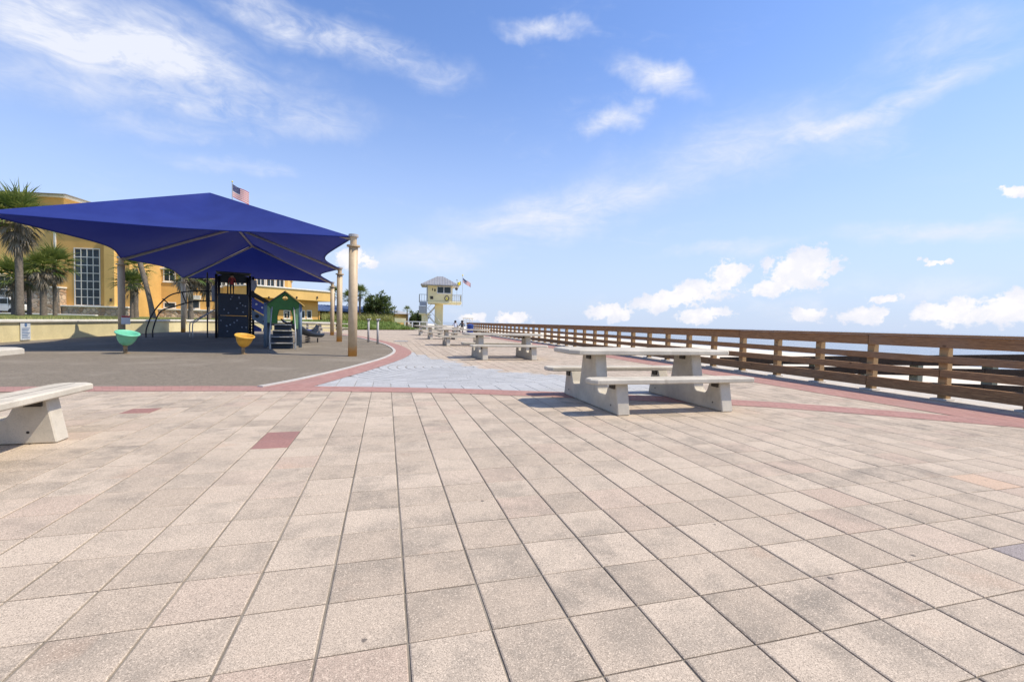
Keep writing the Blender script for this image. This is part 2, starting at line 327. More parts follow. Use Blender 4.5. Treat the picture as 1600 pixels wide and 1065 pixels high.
# ------------------------------------------------------------------ mesh helpers
class MB:
    def __init__(s): s.v, s.f, s.m, s.uv, s.r, s.cr = [], [], [], None, None, 0
    def q(s, vs, fs, mi=0):
        b = len(s.v); s.v += [Vector(p) for p in vs]; s.f += [tuple(b+i for i in f) for f in fs]; s.m += [mi]*len(fs)
        if s.r is not None: s.r += [s.cr]*len(vs)
        return s
    def box(s, x0, x1, y0, y1, z0, z1, mi=0, T_=None):
        vs = [Vector((x, y, z)) for z in (z0, z1) for y in (y0, y1) for x in (x0, x1)]
        if T_: vs = [T_ @ p for p in vs]
        return s.q(vs, [(0, 2, 3, 1), (4, 5, 7, 6), (0, 1, 5, 4), (2, 6, 7, 3), (0, 4, 6, 2), (1, 3, 7, 5)], mi)
    def cbox(s, x0, x1, y0, y1, z0, z1, c=.01, mi=0, T_=None):
        """box with all edges chamfered"""
        bm = bmesh.new(); bmesh.ops.create_cube(bm, size=1)
        for p in bm.verts: p.co = Vector((x0+(p.co.x+.5)*(x1-x0), y0+(p.co.y+.5)*(y1-y0), z0+(p.co.z+.5)*(z1-z0)))
        bmesh.ops.bevel(bm, geom=bm.edges[:], offset=c, segments=1, affect='EDGES', profile=.5)
        bm.verts.index_update(); vs = [p.co.copy() for p in bm.verts]
        if T_: vs = [T_ @ p for p in vs]
        fs = [[p.index for p in f.verts] for f in bm.faces]; bm.free(); return s.q(vs, fs, mi)
    def prism(s, pts, a, b, axis=1, mi=0, T_=None):
        """polygon pts (2-D) pushed between a and b along axis"""
        n = len(pts); mk = {0: lambda p, k: (k, p[0], p[1]), 1: lambda p, k: (p[0], k, p[1]), 2: lambda p, k: (p[0], p[1], k)}[axis]
        vs = [Vector(mk(p, a)) for p in pts] + [Vector(mk(p, b)) for p in pts]
        if T_: vs = [T_ @ p for p in vs]
        return s.q(vs, [tuple(range(n))[::-1], tuple(range(n, 2*n))] + [(i, (i+1) % n, n+(i+1) % n, n+i) for i in range(n)], mi)
    def tube(s, pts, rad, n=8, mi=0, cap=True):
        pts = [Vector(p) for p in pts]; rr = rad if isinstance(rad, (list, tuple)) else [rad]*len(pts)
        vs, fs = [], []; ref = None
        for i, p in enumerate(pts):
            d = (pts[min(i+1, len(pts)-1)]-pts[max(i-1, 0)]).normalized()
            if ref is None: ref = Vector((0, 0, 1)) if abs(d.z) < .9 else Vector((1, 0, 0))
            a = d.cross(ref); a = a.normalized() if a.length > 1e-4 else d.orthogonal().normalized(); b = d.cross(a); ref = -b if False else ref
            vs += [p + (a*cos(2*pi*k/n) + b*sin(2*pi*k/n))*rr[i] for k in range(n)]
        for i in range(len(pts)-1):
            fs += [(i*n+k, i*n+(k+1) % n, (i+1)*n+(k+1) % n, (i+1)*n+k) for k in range(n)]
        if cap: fs += [tuple(range(n)), tuple(range((len(pts)-1)*n, len(pts)*n))[::-1]]
        return s.q(vs, fs, mi)
    def lathe(s, prof, n=24, mi=0, T_=None):
        vs = [Vector((r*cos(2*pi*k/n), r*sin(2*pi*k/n), z)) for r, z in prof for k in range(n)]
        if T_: vs = [T_ @ p for p in vs]
        return s.q(vs, [(i*n+k, i*n+(k+1) % n, (i+1)*n+(k+1) % n, (i+1)*n+k) for i in range(len(prof)-1) for k in range(n)], mi)
    def mesh(s, name, mats, smooth=False):
        me = bpy.data.meshes.new(name); me.from_pydata([tuple(p) for p in s.v], [], s.f)
        for mt in (mats if isinstance(mats, (list, tuple)) else [mats]): me.materials.append(mt)
        if any(s.m): me.polygons.foreach_set('material_index', s.m)
        if smooth: me.polygons.foreach_set('use_smooth', [True]*len(s.f))
        if s.r is not None:
            a = me.attributes.new('rnd', 'FLOAT', 'POINT'); a.data.foreach_set('value', s.r)
        me.update(); return me
    def build(s, name, mats, parent=None, smooth=False, fix=True):
        me = s.mesh(name, mats, smooth)
        if fix:
            bm = bmesh.new(); bm.from_mesh(me); bmesh.ops.recalc_face_normals(bm, faces=bm.faces[:]); bm.to_mesh(me); bm.free()
        return link(name, me, parent)
def link(name, data, parent=None):
    o = bpy.data.objects.new(name, data); COL.objects.link(o)
    if parent: o.parent = parent
    return o
def tag(o, label=None, cat=None, group=None, kind=None):
    for k, v in (('label', label), ('category', cat), ('group', group), ('kind', kind)):
        if v: o[k] = v
    return o
def empty(name, loc=(0, 0, 0), rz=0):
    o = bpy.data.objects.new(name, None); o.empty_display_size = .2; COL.objects.link(o); o.location = loc; o.rotation_euler.z = rz; return o
def copy_tree(o, parent=None):
    c = o.copy(); COL.objects.link(c)
    if parent: c.parent = parent
    for ch in list(o.children): copy_tree(ch, c)
    return c
def TR(x=0, y=0, z=0, rx=0, ry=0, rz=0):
    return Matrix.Translation((x, y, z)) @ Matrix.Rotation(rz, 4, 'Z') @ Matrix.Rotation(ry, 4, 'Y') @ Matrix.Rotation(rx, 4, 'X')
def interp(pts, n):
    """Catmull-Rom through 2-D or 3-D points"""
    P = [Vector(p) for p in pts]; out = []
    for i in range(len(P)-1):
        a, b, c, d = P[max(i-1, 0)], P[i], P[i+1], P[min(i+2, len(P)-1)]
        for k in range(n):
            t = k/n; out.append(.5*((2*b)+(c-a)*t+(2*a-5*b+4*c-d)*t*t+(3*b-a-3*c+d)*t**3))
    out.append(P[-1]); return out
def curve_x(pts, y):
    """x on a polyline that is monotone in y"""
    for a, b in zip(pts, pts[1:]):
        if (a[1]-y)*(b[1]-y) <= 0 and a[1] != b[1]:
            return a[0]+(b[0]-a[0])*(y-a[1])/(b[1]-a[1])
    return pts[0][0] if abs(y-pts[0][1]) < abs(y-pts[-1][1]) else pts[-1][0]
def curve_y(pts, x):
    return curve_x([(p[1], p[0]) for p in pts], x)

# ================================================================== THE SETTING
INNER = interp([(-2.35, 7.6), (-1.98, 8.2), (-1.47, 9.35), (-.71, 11.66), (.02, 14.6), (.3, 17.93), (-.1, 22.5), (-1.0, 27), (-1.8, 30.5), (-4.0, 37), (-7.5, 42.5)], 6)
OUTER = interp([(-1.55, 7.3), (-1.21, 8.1), (-.76, 9.45), (-.23, 11.17), (.58, 14.4), (.91, 17.46), (.55, 22.2), (-.3, 27), (-1.1, 30.8), (-3.3, 37.4), (-6.9, 43)], 6)
BLO = interp([(-12, 8.25), (-8, 8.2), (-5.26, 8.07), (-2.82, 7.85), (-.99, 7.63), (.96, 7.2), (1.92, 6.86), (2.95, 6.46), (4.97, 5.56), (5.98, 4.95), (7.0, 4.15), (7.9, 3.35), (9.0, 2.3)], 5)
BHI = interp([(-12, 8.8), (-8, 8.74), (-5.6, 8.62), (-3.0, 8.42), (-.9, 8.16), (1.1, 7.70), (2.1, 7.36), (3.2, 6.95), (5.28, 6.03), (6.35, 5.38), (7.4, 4.55), (8.3, 3.7), (9.0, 2.9)], 5)
BLUEB = interp([(.75, 17.6), (1.25, 15.2), (2.0, 12.7), (2.55, 10.8), (3.4, 9.75), (4.6, 9.2), (5.2, 8.0), (5.3, 5.9)], 5)
FX = 9.2
plaza = MB().box(-30, 9.32, -6, 62, -.25, -.0095).build('plaza', M_JOINT); tag(plaza, kind='structure')
MCX, MCY, MCR = 1.75, 11.4, 3.4
def zone(x, y):
    if x > 8.95: return None
    if y < curve_y(BLO, x)+.05: return 'cream'
    if y < curve_y(BHI, x)-.05: return None
    if x < curve_x(OUTER, y)-.08: return None
    if y < 17.6 and x < curve_x(BLUEB, y):
        if hypot(x-MCX, y-MCY) < MCR-.1: return None
        return 'blue'
    return 'cream'
def tile_mesh(name, mat):
    gx, gy, b, h = .0048, .0026, .005, .02
    x0, x1, y0, y1 = -T/2+gx, T/2-gx, -T/2+gy, T/2-gy
    vs = [(x0, y0, -h), (x1, y0, -h), (x1, y1, -h), (x0, y1, -h), (x0, y0, -b*.6), (x1, y0, -b*.6), (x1, y1, -b*.6), (x0, y1, -b*.6), (x0+b, y0+b, 0), (x1-b, y0+b, 0), (x1-b, y1-b, 0), (x0+b, y1-b, 0)]
    fs = [(8, 9, 10, 11)] + [(i, (i+1) % 4, 4+(i+1) % 4, 4+i) for i in range(4)] + [(4+i, 4+(i+1) % 4, 8+(i+1) % 4, 8+i) for i in range(4)]
    return vs, fs
TV, TF = tile_mesh('t', None)
RED = [(-4.40, 6.93)]; special = {}
def tidx(x, y): return int(math.floor((x-TX0)/T)), int(math.floor((y-TY0)/T))
for (px, py, mt) in [(425, 680, 'red'), (418, 692, 'red'), (200, 641, 'red'), (1490, 745, 'orange'), (1570, 862, 'slate')]:
    p = atz(px, py); special[tidx(p.x, p.y)] = mt
SM = {'red': M_RED, 'orange': M_ORANGE, 'slate': M_PURPLE, 'cream': M_TILE, 'blue': M_BLUE}
cells = []
for i in range(-34, 31):
    for j in range(0, 90):
        x, y = TX0+(i+.5)*T, TY0+(j+.5)*T
        if y < .35 or (x < -9.6) or (y > 9 and x < -2.5): continue
        zn = None
        for (a, b) in ((0, 0), (-.5, -.5), (.5, -.5), (-.5, .5), (.5, .5)):
            zn = zn or zone(x+a*T*.96, y+b*T*.96)
        if not zn: continue
        d = Vector((x, y, 0))-CP; dep = d.dot(cf)
        area = -1
        if dep > .3:
            u, v = d.dot(cr)/dep*FPX, d.dot(cu)/dep*FPX
            if abs(u) < 850 and abs(v) < 560: area = 1/dep**3
        if zn == 'blue' and y > 8.6 and x > curve_x(BLUEB, y)-.45 and hypot(x-MCX, y-MCY) > MCR and random.random() < .35: zn = 'cream'
        cells.append((area, x, y, special.get((i, j), zn)))
cells.sort(key=lambda c: -c[0])
TM = {}
for k, mt in SM.items():
    b = MB(); b.q(TV, TF); TM[k] = b.mesh('paver', mt)
fields = {}
rt = random.Random(4)
for n, (ar, x, y, zn) in enumerate(cells):
    dz = -.0022+rt.uniform(-.0008, .0008); tx, ty = rt.uniform(-.002, .002), rt.uniform(-.002, .002); rz = rt.uniform(-.004, .004)
    jx, jy = rt.uniform(-.0008, .0008), rt.uniform(-.0008, .0008)
    if n < 290 or zn in ('red', 'orange', 'slate'):
        o = link('paver', TM[zn], plaza); o.location = (x+jx, y+jy, dz); o.rotation_euler = (tx, ty, rz)
    else:
        Tm = TR(x+jx, y+jy, dz, tx, ty, rz); fields.setdefault(zn, MB()).q([Tm @ Vector(v) for v in TV], TF)
tag(fields['cream'].build('cream_paver_field', M_TILE, plaza, fix=False), kind='stuff')
# blue-grey medallion of ring pavers, and the blue field around it
bl = fields['blue']
for k in range(1, 17):
    ra, rb_ = (k-1)*.2125+.013, k*.2125-.009
    n = max(4, int(2*pi*(ra+.1)/.42))
    for q in range(n):
        a0, a1 = 2*pi*q/n+.004/max(rb_, .2)+k*.7, 2*pi*(q+1)/n-.002/max(rb_, .2)+k*.7
        am = (a0+a1)/2; mx, my = MCX+rb_*cos(am), MCY+rb_*sin(am)
        if mx < curve_x(OUTER, my)-.15 or my < curve_y(BHI, mx)-.15 or mx > curve_x(BLUEB, my)+.1: continue
        bl.prism([(r*cos(a)+MCX, r*sin(a)+MCY) for r, a in ((ra, a0), (rb_, a0), (rb_, (a0+am)/2), (rb_, am), (rb_, (a1+am)/2), (rb_, a1), (ra, a1), (ra, (a1+am)/2), (ra, am), (ra, (a0+am)/2))], -.02, -.0022+rt.uniform(-.0008, .0008), 2)
tag(bl.build('blue_paver_field', M_BLUE, plaza), kind='stuff')
far = MB()
for (y0, y1) in ((27.4, 62),):
    for k in range(40):
        ya, yb = y0+(y1-y0)*k/40, y0+(y1-y0)*(k+1)/40
        far.q([(max(curve_x(OUTER, min(ya, 42)), -9)-.1, ya, -.001), (8.95, ya, -.001), (8.95, yb, -.001), (max(curve_x(OUTER, min(yb, 42)), -9)-.1, yb, -.001)], [(0, 1, 2, 3)])
far.build('far_paving_surface', M_TILE, plaza)
def strip(name, A, B, z, mat, parent):
    n = min(len(A), len(B)); me = MB(); L = 0; uvs = []
    for i in range(n):
        if i: L += (Vector(A[i][:2])-Vector(A[i-1][:2])).length
        me.v += [Vector((A[i][0], A[i][1], z)), Vector((B[i][0], B[i][1], z))]; w = (Vector(A[i][:2])-Vector(B[i][:2])).length; uvs += [(L, 0), (L, w)]
    for i in range(n-1): me.f.append((2*i, 2*i+2, 2*i+3, 2*i+1)); me.m.append(0)
    m = me.mesh(name, mat); ul = m.uv_layers.new(name='UVMap')
    for lp in m.loops: ul.data[lp.index].uv = uvs[lp.vertex_index]
    bm = bmesh.new(); bm.from_mesh(m)
    for f in bm.faces:
        if f.normal.z < 0: f.normal_flip()
    bm.to_mesh(m); bm.free()
    return link(name, m, parent)
strip('red_brick_band', BLO, BHI, .002, M_BAND, plaza)
strip('red_brick_band', INNER[6:], OUTER[6:], .0028, M_BAND, plaza)
strip('red_brick_band', [(7.62, y) for y in range(-2, 62, 2)], [(8.62, y) for y in range(-2, 62, 2)], .0034, M_BAND, plaza)
# playground rubber
rb = MB(); YS = [8.0+i*.5 for i in range(72)]
for a, b in zip(YS, YS[1:]):
    rb.q([(-30, a, -.002), (curve_x(INNER, a)+.02, a, -.002), (curve_x(INNER, b)+.02, b, -.002), (-30, b, -.002)], [(0, 1, 2, 3)])
tag(rb.build('playground_ground', M_RUBBER), kind='structure')
kb = MB(); P = [Vector((p[0], p[1], 0)) for p in INNER[6:]]
for a, b in zip(P, P[1:]):
    d = (b-a).normalized(); n = Vector((d.y, -d.x, 0))*.05
    kb.q([a-n, a+n, b+n, b-n] + [p+Vector((0, 0, .022)) for p in (a-n, a+n, b+n, b-n)], [(4, 5, 6, 7), (0, 1, 5, 4), (3, 7, 6, 2), (0, 4, 7, 3), (1, 2, 6, 5)])
tag(kb.build('playground_kerb', M_CURB), kind='structure')
# terrain, beach, sea
tag(MB().q([(-20000, -20000, -.3), (9.2, -20000, -.3), (9.2, 20000, -.3), (-20000, 20000, -.3)], [(0, 1, 2, 3)]).build('terrain', M_EARTH), kind='structure')
bh = MB(); ys = [-400, -60, -20, -8, 0] + [2*i for i in range(1, 60)] + [150, 220, 400, 900, 3000, 19000]; xs = [9.15, 10.2, 11.5, 13, 16, 20, 26, 34, 44, 58, 74, 90]
rbch = random.Random(5)
def bz(x): 
    for a, b in zip([(9, -.28), (11, -.5), (14, -.9), (20, -1.5), (34, -1.9), (58, -2.6), (74, -3.05), (95, -4)], [(11, -.5), (14, -.9), (20, -1.5), (34, -1.9), (58, -2.6), (74, -3.05), (95, -4)]):
        if a[0] <= x <= b[0]: return a[1]+(b[1]-a[1])*(x-a[0])/(b[0]-a[0])
    return -4
for y in ys:
    for x in xs: bh.v.append(Vector((x, y, bz(x)+(rbch.uniform(-.12, .12) if 12 < x < 60 else 0))))
for j in range(len(ys)-1):
    for i in range(len(xs)-1): bh.f.append((j*len(xs)+i, j*len(xs)+i+1, (j+1)*len(xs)+i+1, (j+1)*len(xs)+i)); bh.m.append(0)
tag(bh.build('beach', M_SAND, smooth=True), kind='structure')
tag(MB().q([(60, -25000, -3.0), (40000, -25000, -3.0), (40000, 30000, -3.0), (60, 30000, -3.0)], [(0, 1, 2, 3)]).build('sea', M_SEA), kind='structure')
# raised lawn behind the low wall
WALL = [(-12.9, 8), (-13.7, 20), (-14.5, 37), (-13.6, 41), (-10, 43.2), (-4.6, 45.2)]
lw = MB(); edge = [Vector((a[0]-.15, a[1]+.1, .62)) for a in WALL]; back = [(-200, 4), (-200, 30), (-200, 70), (-120, 160), (-60, 200), (-8, 200)]
for k in range(5):
    for s in range(5):
        f0, f1 = (s/5)**2, ((s+1)/5)**2
        def lp(a, b, f): return Vector((a.x+(b[0]-a.x)*f, a.y+(b[1]-a.y)*f, .62+.25*min(1, f*12)))
        lw.q([lp(edge[k], back[k], f0), lp(edge[k+1], back[k+1], f0), lp(edge[k+1], back[k+1], f1), lp(edge[k], back[k], f1)], [(0, 1, 2, 3)])
tag(lw.build('lawn', M_GRASS, smooth=True), kind='structure')

def adopt(o, p):
    o.parent = p; o.matrix_parent_inverse = (Matrix.Translation(p.location) @ Matrix.Rotation(p.rotation_euler.z, 4, 'Z')).inverted(); return o
def lined(name, A, B, thick, z0, z1, mat, parent, chamfer=.01, side=0):
    """a chamfered bar between plan points A and B"""
    a, b = Vector((A[0], A[1], 0)), Vector((B[0], B[1], 0)); L = (b-a).length
    Tm = TR(a.x, a.y, 0, 0, 0, atan2(b.y-a.y, b.x-a.x))
    o = MB().cbox(0, L, -thick/2+side, thick/2+side, z0, z1, chamfer, 0, Tm).build(name, mat); return adopt(o, parent)
wr = empty('garden_wall', (-13.3, 20, 0)); tag(wr, 'low cream stucco wall with a pale cap behind the playground', 'wall')
for a, b in zip(WALL, WALL[1:]):
    lined('wall_panel', a, b, .26, -.2, .72, M_CREAM, wr); lined('cap', a, b, .42, .72, .84, M_TRIM, wr, .025)

# ================================================================== timber fence
ft = empty('timber_fence', (FX, 5, 0)); tag(ft, 'long weathered brown timber fence with four rails along the beach edge', 'fence')
posts = [4.38-1.12*k for k in range(1, 5)][::-1] + [4.38, 5.48] + [6.70+1.13*k for k in range(0, 42)]
rf = random.Random(8)
pm = MB().cbox(0, .135, -.065, .065, -.3, 1.05, .008).mesh('post', M_POST); pd = MB().cbox(-.09, .17, -.11, .11, -.02, .022, .006).mesh('post_foot', M_CURB)
for i, y in enumerate(posts):
    o = link('post', pm); o.location = (FX+.04+rf.uniform(-.004, .004), y, 0); o.rotation_euler = (rf.uniform(-.008, .008), rf.uniform(-.008, .008), rf.uniform(-.03, .03)); adopt(o, ft)
    f = link('post_foot', pd); f.location = (FX+.02, y, 0); adopt(f, ft)
rails = [(.895, 1.085), (.635, .755), (.385, .515), (.085, .275)]
step = 3
for r, (z0, z1) in enumerate(rails):
    k = 0
    start = [0, 1, 2, 0][r]
    cuts = [0] + [c for c in range(start or step, len(posts)-1, step)] + [len(posts)-1]
    for a, b in zip(cuts, cuts[1:]):
        ya, yb = posts[a]+.004, posts[b]-.004
        if a == 0: ya -= .3
        sag = rf.uniform(-.006, .006); tw = rf.uniform(-.004, .004)
        n = 3; me = MB(); x0 = FX-.005+rf.uniform(-.003, .003)
        me.cbox(x0-.04, x0+.036, ya, yb, z0+sag, z1+sag+tw, .006)
        adopt(me.build('rail', M_WOOD), ft)
cuts = list(range(0, len(posts), 4)); cuts[-1] = len(posts)-1
for a, b in zip(cuts, cuts[1:]):
    o = MB().cbox(FX-.075, FX+.20, posts[a]+.003-(.3 if a == 0 else 0), posts[b]-.003, 1.082+rf.uniform(0, .003), 1.118+rf.uniform(0, .003), .006).build('cap_rail', M_WOOD); adopt(o, ft)
tag(MB().box(8.95, 10.35, -8, 56, -.24, -.004).build('kerb', M_CURB), kind='structure')

# lower ramp fence on the beach side
rp = empty('ramp_fence', (11.6, 6, -.6)); tag(rp, 'green-grey posts and dark boards of the lower ramp fence beyond the timber fence', 'fence')
gp = MB().cbox(-.09, .09, -.09, .09, -1.9, 0, .01).mesh('post', M_GPOST)
RX = 11.7
yy = [RX*(q.y/q.x) for q in [atd(px, hz(px), 1) for px in (1640, 1545, 1430, 1348, 1270, 1215, 1165, 1128)]]
allp = [yy[0]-2.6, yy[0]-1.3] + yy
def rz_(y): return -.085*(y-6.2)
for y in allp:
    o = link('post', gp); o.location = (RX+.1, y, .60+rz_(y)); adopt(o, rp)
for a, b in zip(allp, allp[1:]):
    for (z0, z1) in ((.50, .735), (.27, .445), (-.02, .13), (-.30, -.15)):
        m = MB(); m.cbox(RX-.05, RX-.004, a+.004, b-.004, z0, z1, .005)
        for v in m.v: v.z += rz_(v.y)
        adopt(m.build('ramp_rail', M_DARKW), rp)
rpp = MB().cbox(RX-.1, RX+1.7, 1, 14, -.62, -.5, .02)
for v in rpp.v: v.z += rz_(v.y)-.0
tag(rpp.build('ramp_path', M_DARKW), kind='structure')

# dune plants
def leaf(mb, o, d, L, w, droop=.3, segs=3, up=Vector((0, 0, 1))):
    s = d.cross(up); s = s.normalized() if s.length > 1e-3 else Vector((1, 0, 0))
    vs = []; p = Vector(o); dd = d.normalized()
    for k in range(segs+1):
        ww = w*(1-k/segs)*.5+.002
        if k == 0: ww = w*.3
        vs += [p-s*ww, p+s*ww]
        p = p+dd*(L/segs); dd = (dd+Vector((0, 0, -droop/segs))).normalized()
    mb.q(vs, [(2*k, 2*k+1, 2*k+3, 2*k+2) for k in range(segs)])
def leafy():
    m = MB(); m.r = []; return m
rd = random.Random(21)
dm = leafy()
for k in range(9000):
    y = rd.uniform(2, 42); x = rd.choice([rd.gauss(11.1, .3), rd.gauss(14.0, .5), rd.gauss(15.5, 1.6)])
    if x < 10.5 or (RX-.1 < x < RX+1.75 and y < 15): x += 2.3
    if (y*1.7 + x*.9) % 9 < 2.0 and x > 12: continue
    dm.cr = rd.random(); a = rd.uniform(0, 2*pi)
    leaf(dm, (x, y, bz(x)-.05), Vector((cos(a)*.6, sin(a)*.6, 1)), rd.uniform(.25, .7), rd.uniform(.06, .14), 1.0, 2)
tag(dm.build('dune_foliage', M_DUNE, fix=False), 'dark green dune plants growing on the sand behind the fence', 'dune plants', kind='stuff')

# ================================================================== concrete picnic tables
def oct_(L, w, c): return [(-L/2, -w/2+c), (-L/2+c, -w/2), (L/2-c, -w/2), (L/2, -w/2+c), (L/2, w/2-c), (L/2-c, w/2), (-L/2+c, w/2), (-L/2, w/2-c)]
def slab(L, w, c, z0, z1, boards, ch=.012):
    m = MB(); P0 = oct_(L, w, c); P1 = oct_(L-2*ch, w-2*ch, c)
    n = 8; vs = [(x, y, z0+ch) for x, y in P0] + [(x, y, z1-ch) for x, y in P0] + [(x, y, z1) for x, y in P1] + [(x, y, z0) for x, y in P1]
    fs = [(i, (i+1) % n, n+(i+1) % n, n+i) for i in range(n)] + [(n+i, n+(i+1) % n, 2*n+(i+1) % n, 2*n+i) for i in range(n)] + [tuple(range(2*n, 3*n)), tuple(range(3*n, 4*n))[::-1]]
    fs += [(3*n+i, 3*n+(i+1) % n, (i+1) % n, i) for i in range(n)]
    m.q(vs, fs)
    for k in range(1, boards):                                   # pressed lines between the mock boards
        y = -w/2+k*w/boards
        m.box(-L/2+c*.8, L/2-c*.8, y-.003, y+.003, z1-.004, z1+.0012, 1)
    return m
def picnic_table():
    r = empty('picnic_table')
    h = .905
    prof = [(-h, 0), (h, 0), (h-.075, .40), (h-.27, .40), (h-.335, .25), (h-.37, .215), (.345, .215), (.30, .25), (.205, .735), (-.205, .735), (-.30, .25), (-.345, .215), (-h+.37, .215), (-h+.335, .25), (-h+.27, .40), (-h+.075, .40)]
    for s in (-1, 1):
        bm = bmesh.new(); bmv = [bm.verts.new((s*.79-.085, y, z)) for y, z in prof]; f = bm.faces.new(bmv)
        e = bmesh.ops.extrude_face_region(bm, geom=[f]); bmesh.ops.translate(bm, vec=(.17, 0, 0), verts=[v for v in e['geom'] if isinstance(v, bmesh.types.BMVert)])
        bmesh.ops.recalc_face_normals(bm, faces=bm.faces[:])
        ed = [x for x in bm.edges if x.calc_face_angle(0) > .5]
        bmesh.ops.bevel(bm, geom=ed, offset=.009, segments=1, affect='EDGES')
        me = bpy.data.meshes.new('leg'); bm.to_mesh(me); bm.free(); me.materials.append(M_CONC); lg = link('leg', me, r)
        for (y, z) in ((-h+.17, .365), (h-.17, .365), (0, .695)):
            MB().box(s*.79-.11, s*.79-.083, y-.075, y+.045, z-.04, z+.036).build('bracket', M_SLOT, lg)
        for y in (-h+.2, h-.2): MB().lathe([(0, 0), (.012, 0), (.012, .004), (0, .004)], 8, 0, TR(s*.79-.084, y, .1, 0, -pi/2)).build('bolt', M_SLOT, lg)
    slab(2.62, .80, .11, .733, .80, 3).build('tabletop', [M_CONC, M_SLOT], r)
    for s in (-1, 1):
        b = slab(2.5, .30, .07, .398, .462, 2); [setattr(v, 'y', v.y+s*.785) for v in b.v]
        b.build('bench', [M_CONC, M_SLOT], r)
    return r
tab = picnic_table()
TG = 'concrete picnic tables on the plaza'
spots = [(3.72, 6.02, 0, 'concrete picnic table straddling the red paving band beside the timber fence'),
         (3.70, 14.35, .01, 'concrete picnic table just past the blue-grey ring of pavers'),
         (3.62, 22.1, -.01, 'concrete picnic table third in the row along the timber fence'),
         (3.55, 29.8, 0, 'concrete picnic table fourth in the row along the timber fence'),
         (3.5, 37.6, .02, 'concrete picnic table fifth in the row, before the seated people'),
         (6.0, 44.6, 0, 'concrete picnic table where two people sit near the blue bin'),
         (-3.66, 4.12, pi/2+.02, 'pale concrete picnic table set end-on to the playground surface'),
         (-4.4, 39.6, .25, 'concrete picnic table beyond the tan shade poles, before the green mound'),
         (-7.2, 41.3, .15, 'concrete picnic table in front of the cream wall behind the slide')]
for i, (x, y, a, lb) in enumerate(spots):
    o = tab if i == 0 else copy_tree(tab)
    o.location = (x, y, .002); o.rotation_euler.z = a; tag(o, lb, 'picnic table', TG)

# ================================================================== shade canopy
PH = 3.75
def axis_pt(s, w): return Vector((-5.6-.142*s+w*.99, 14.6+s*.99+w*.10, 0))
P1, P2, P3 = Vector((-1.01, 14.93, 0)), Vector((-2.3, 24.5, 0)), Vector((-3.7, 34.3, 0))
L2, L3 = Vector((-11.75, 24.9, 0)), Vector((-13.3, 35.6, 0))
tp = atz(-42, 327, PH); L1 = Vector((tp.x, tp.y, 0))
A1 = (L1+P1)/2*.60+(L2+P2)/2*.40; A2 = (L3+P3)/2*.62+(L2+P2)/2*.38; AM = (A1+A2)/2
RZ = 5.60
cn = empty('shade_canopy', (L2+P2)/2); tag(cn, 'large royal blue hip-roofed fabric shade canopy over the playground', 'shade canopy')
def top(p, z): return Vector((p.x, p.y, z))
def panel(name, A, B, C_, D, sagAB, n=14, m=12, inn=.5):
    """fabric patch: lower edge A-B (scalloped), upper edge D-C"""
    me = MB()
    mid = (C_+D)/2
    for j in range(m+1):
        t = j/m
        for i in range(n+1):
            s = i/n
            lo = A.lerp(B, s); hi = D.lerp(C_, s)
            k = 4*s*(1-s)
            inward = Vector((mid.x-lo.x, mid.y-lo.y, 0)).normalized()
            lo = lo + inward*sagAB*k + Vector((0, 0, .10*k*inn))
            p = lo.lerp(hi, t); p.z -= .30*sin(pi*t)*k*inn*1.6
            me.v.append(p)
    for j in range(m):
        for i in range(n): me.f.append((j*(n+1)+i, j*(n+1)+i+1, (j+1)*(n+1)+i+1, (j+1)*(n+1)+i)); me.m.append(0)
    o = me.build(name, M_FAB, smooth=True); adopt(o, cn)
    # hem cable
    h = MB().tube(me.v[:n+1], .022, 5).build('hem', M_FAB); h.parent = o
    return o
E_ = PH-.06
tA1, tA2, tAM = top(A1, RZ), top(A2, RZ), top(AM, RZ-.02)
panel('fabric_panel', top(L1, E_), top(P1, E_), tA1, tA1, .75)
panel('fabric_panel', top(P1, E_), top(P2, E_), tAM, tA1, .85)
panel('fabric_panel', top(P2, E_), top(P3, E_), tA2, tAM, .85)
panel('fabric_panel', top(P3, E_), top(L3, E_), tA2, tA2, .6)
panel('fabric_panel', top(L3, E_), top(L2, E_), tAM, tA2, .85)
panel('fabric_panel', top(L2, E_), top(L1, E_), tA1, tAM, .85)
for a, b in ((top(L1, PH), tA1), (top(P1, PH), tA1), (top(L2, PH), tAM), (top(P2, PH), tAM), (top(L3, PH), tA2), (top(P3, PH), tA2), (tA1, tA2)):
    d = Vector((0, 0, -.13)); adopt(MB().tube([a+d, b+d], .062, 10).build('roof_tube', M_TUBE, smooth=True), cn)
def shade_pole(p):
    o = MB().tube([(0, 0, -.2), (0, 0, PH-.34)], .135, 20).build('pole', M_POLE, smooth=True); o.location = (p.x, p.y, 0); adopt(o, cn)
    MB().lathe([(.0, PH-.36), (.20, PH-.36), (.20, PH-.31), (0, PH-.31)], 18).build('flange', M_POLE, o)
    MB().tube([(0, 0, PH-.31), (0, 0, PH-.02)], .10, 14).build('pole_cap', M_POLE, o)
    MB().lathe([(0, PH-.06), (.15, PH-.06), (.15, PH+.02), (0, PH+.02)], 14).build('pole_bracket', M_TUBE, o)
for p in (P1, P2, P3, L1, L2, L3): shade_pole(p)

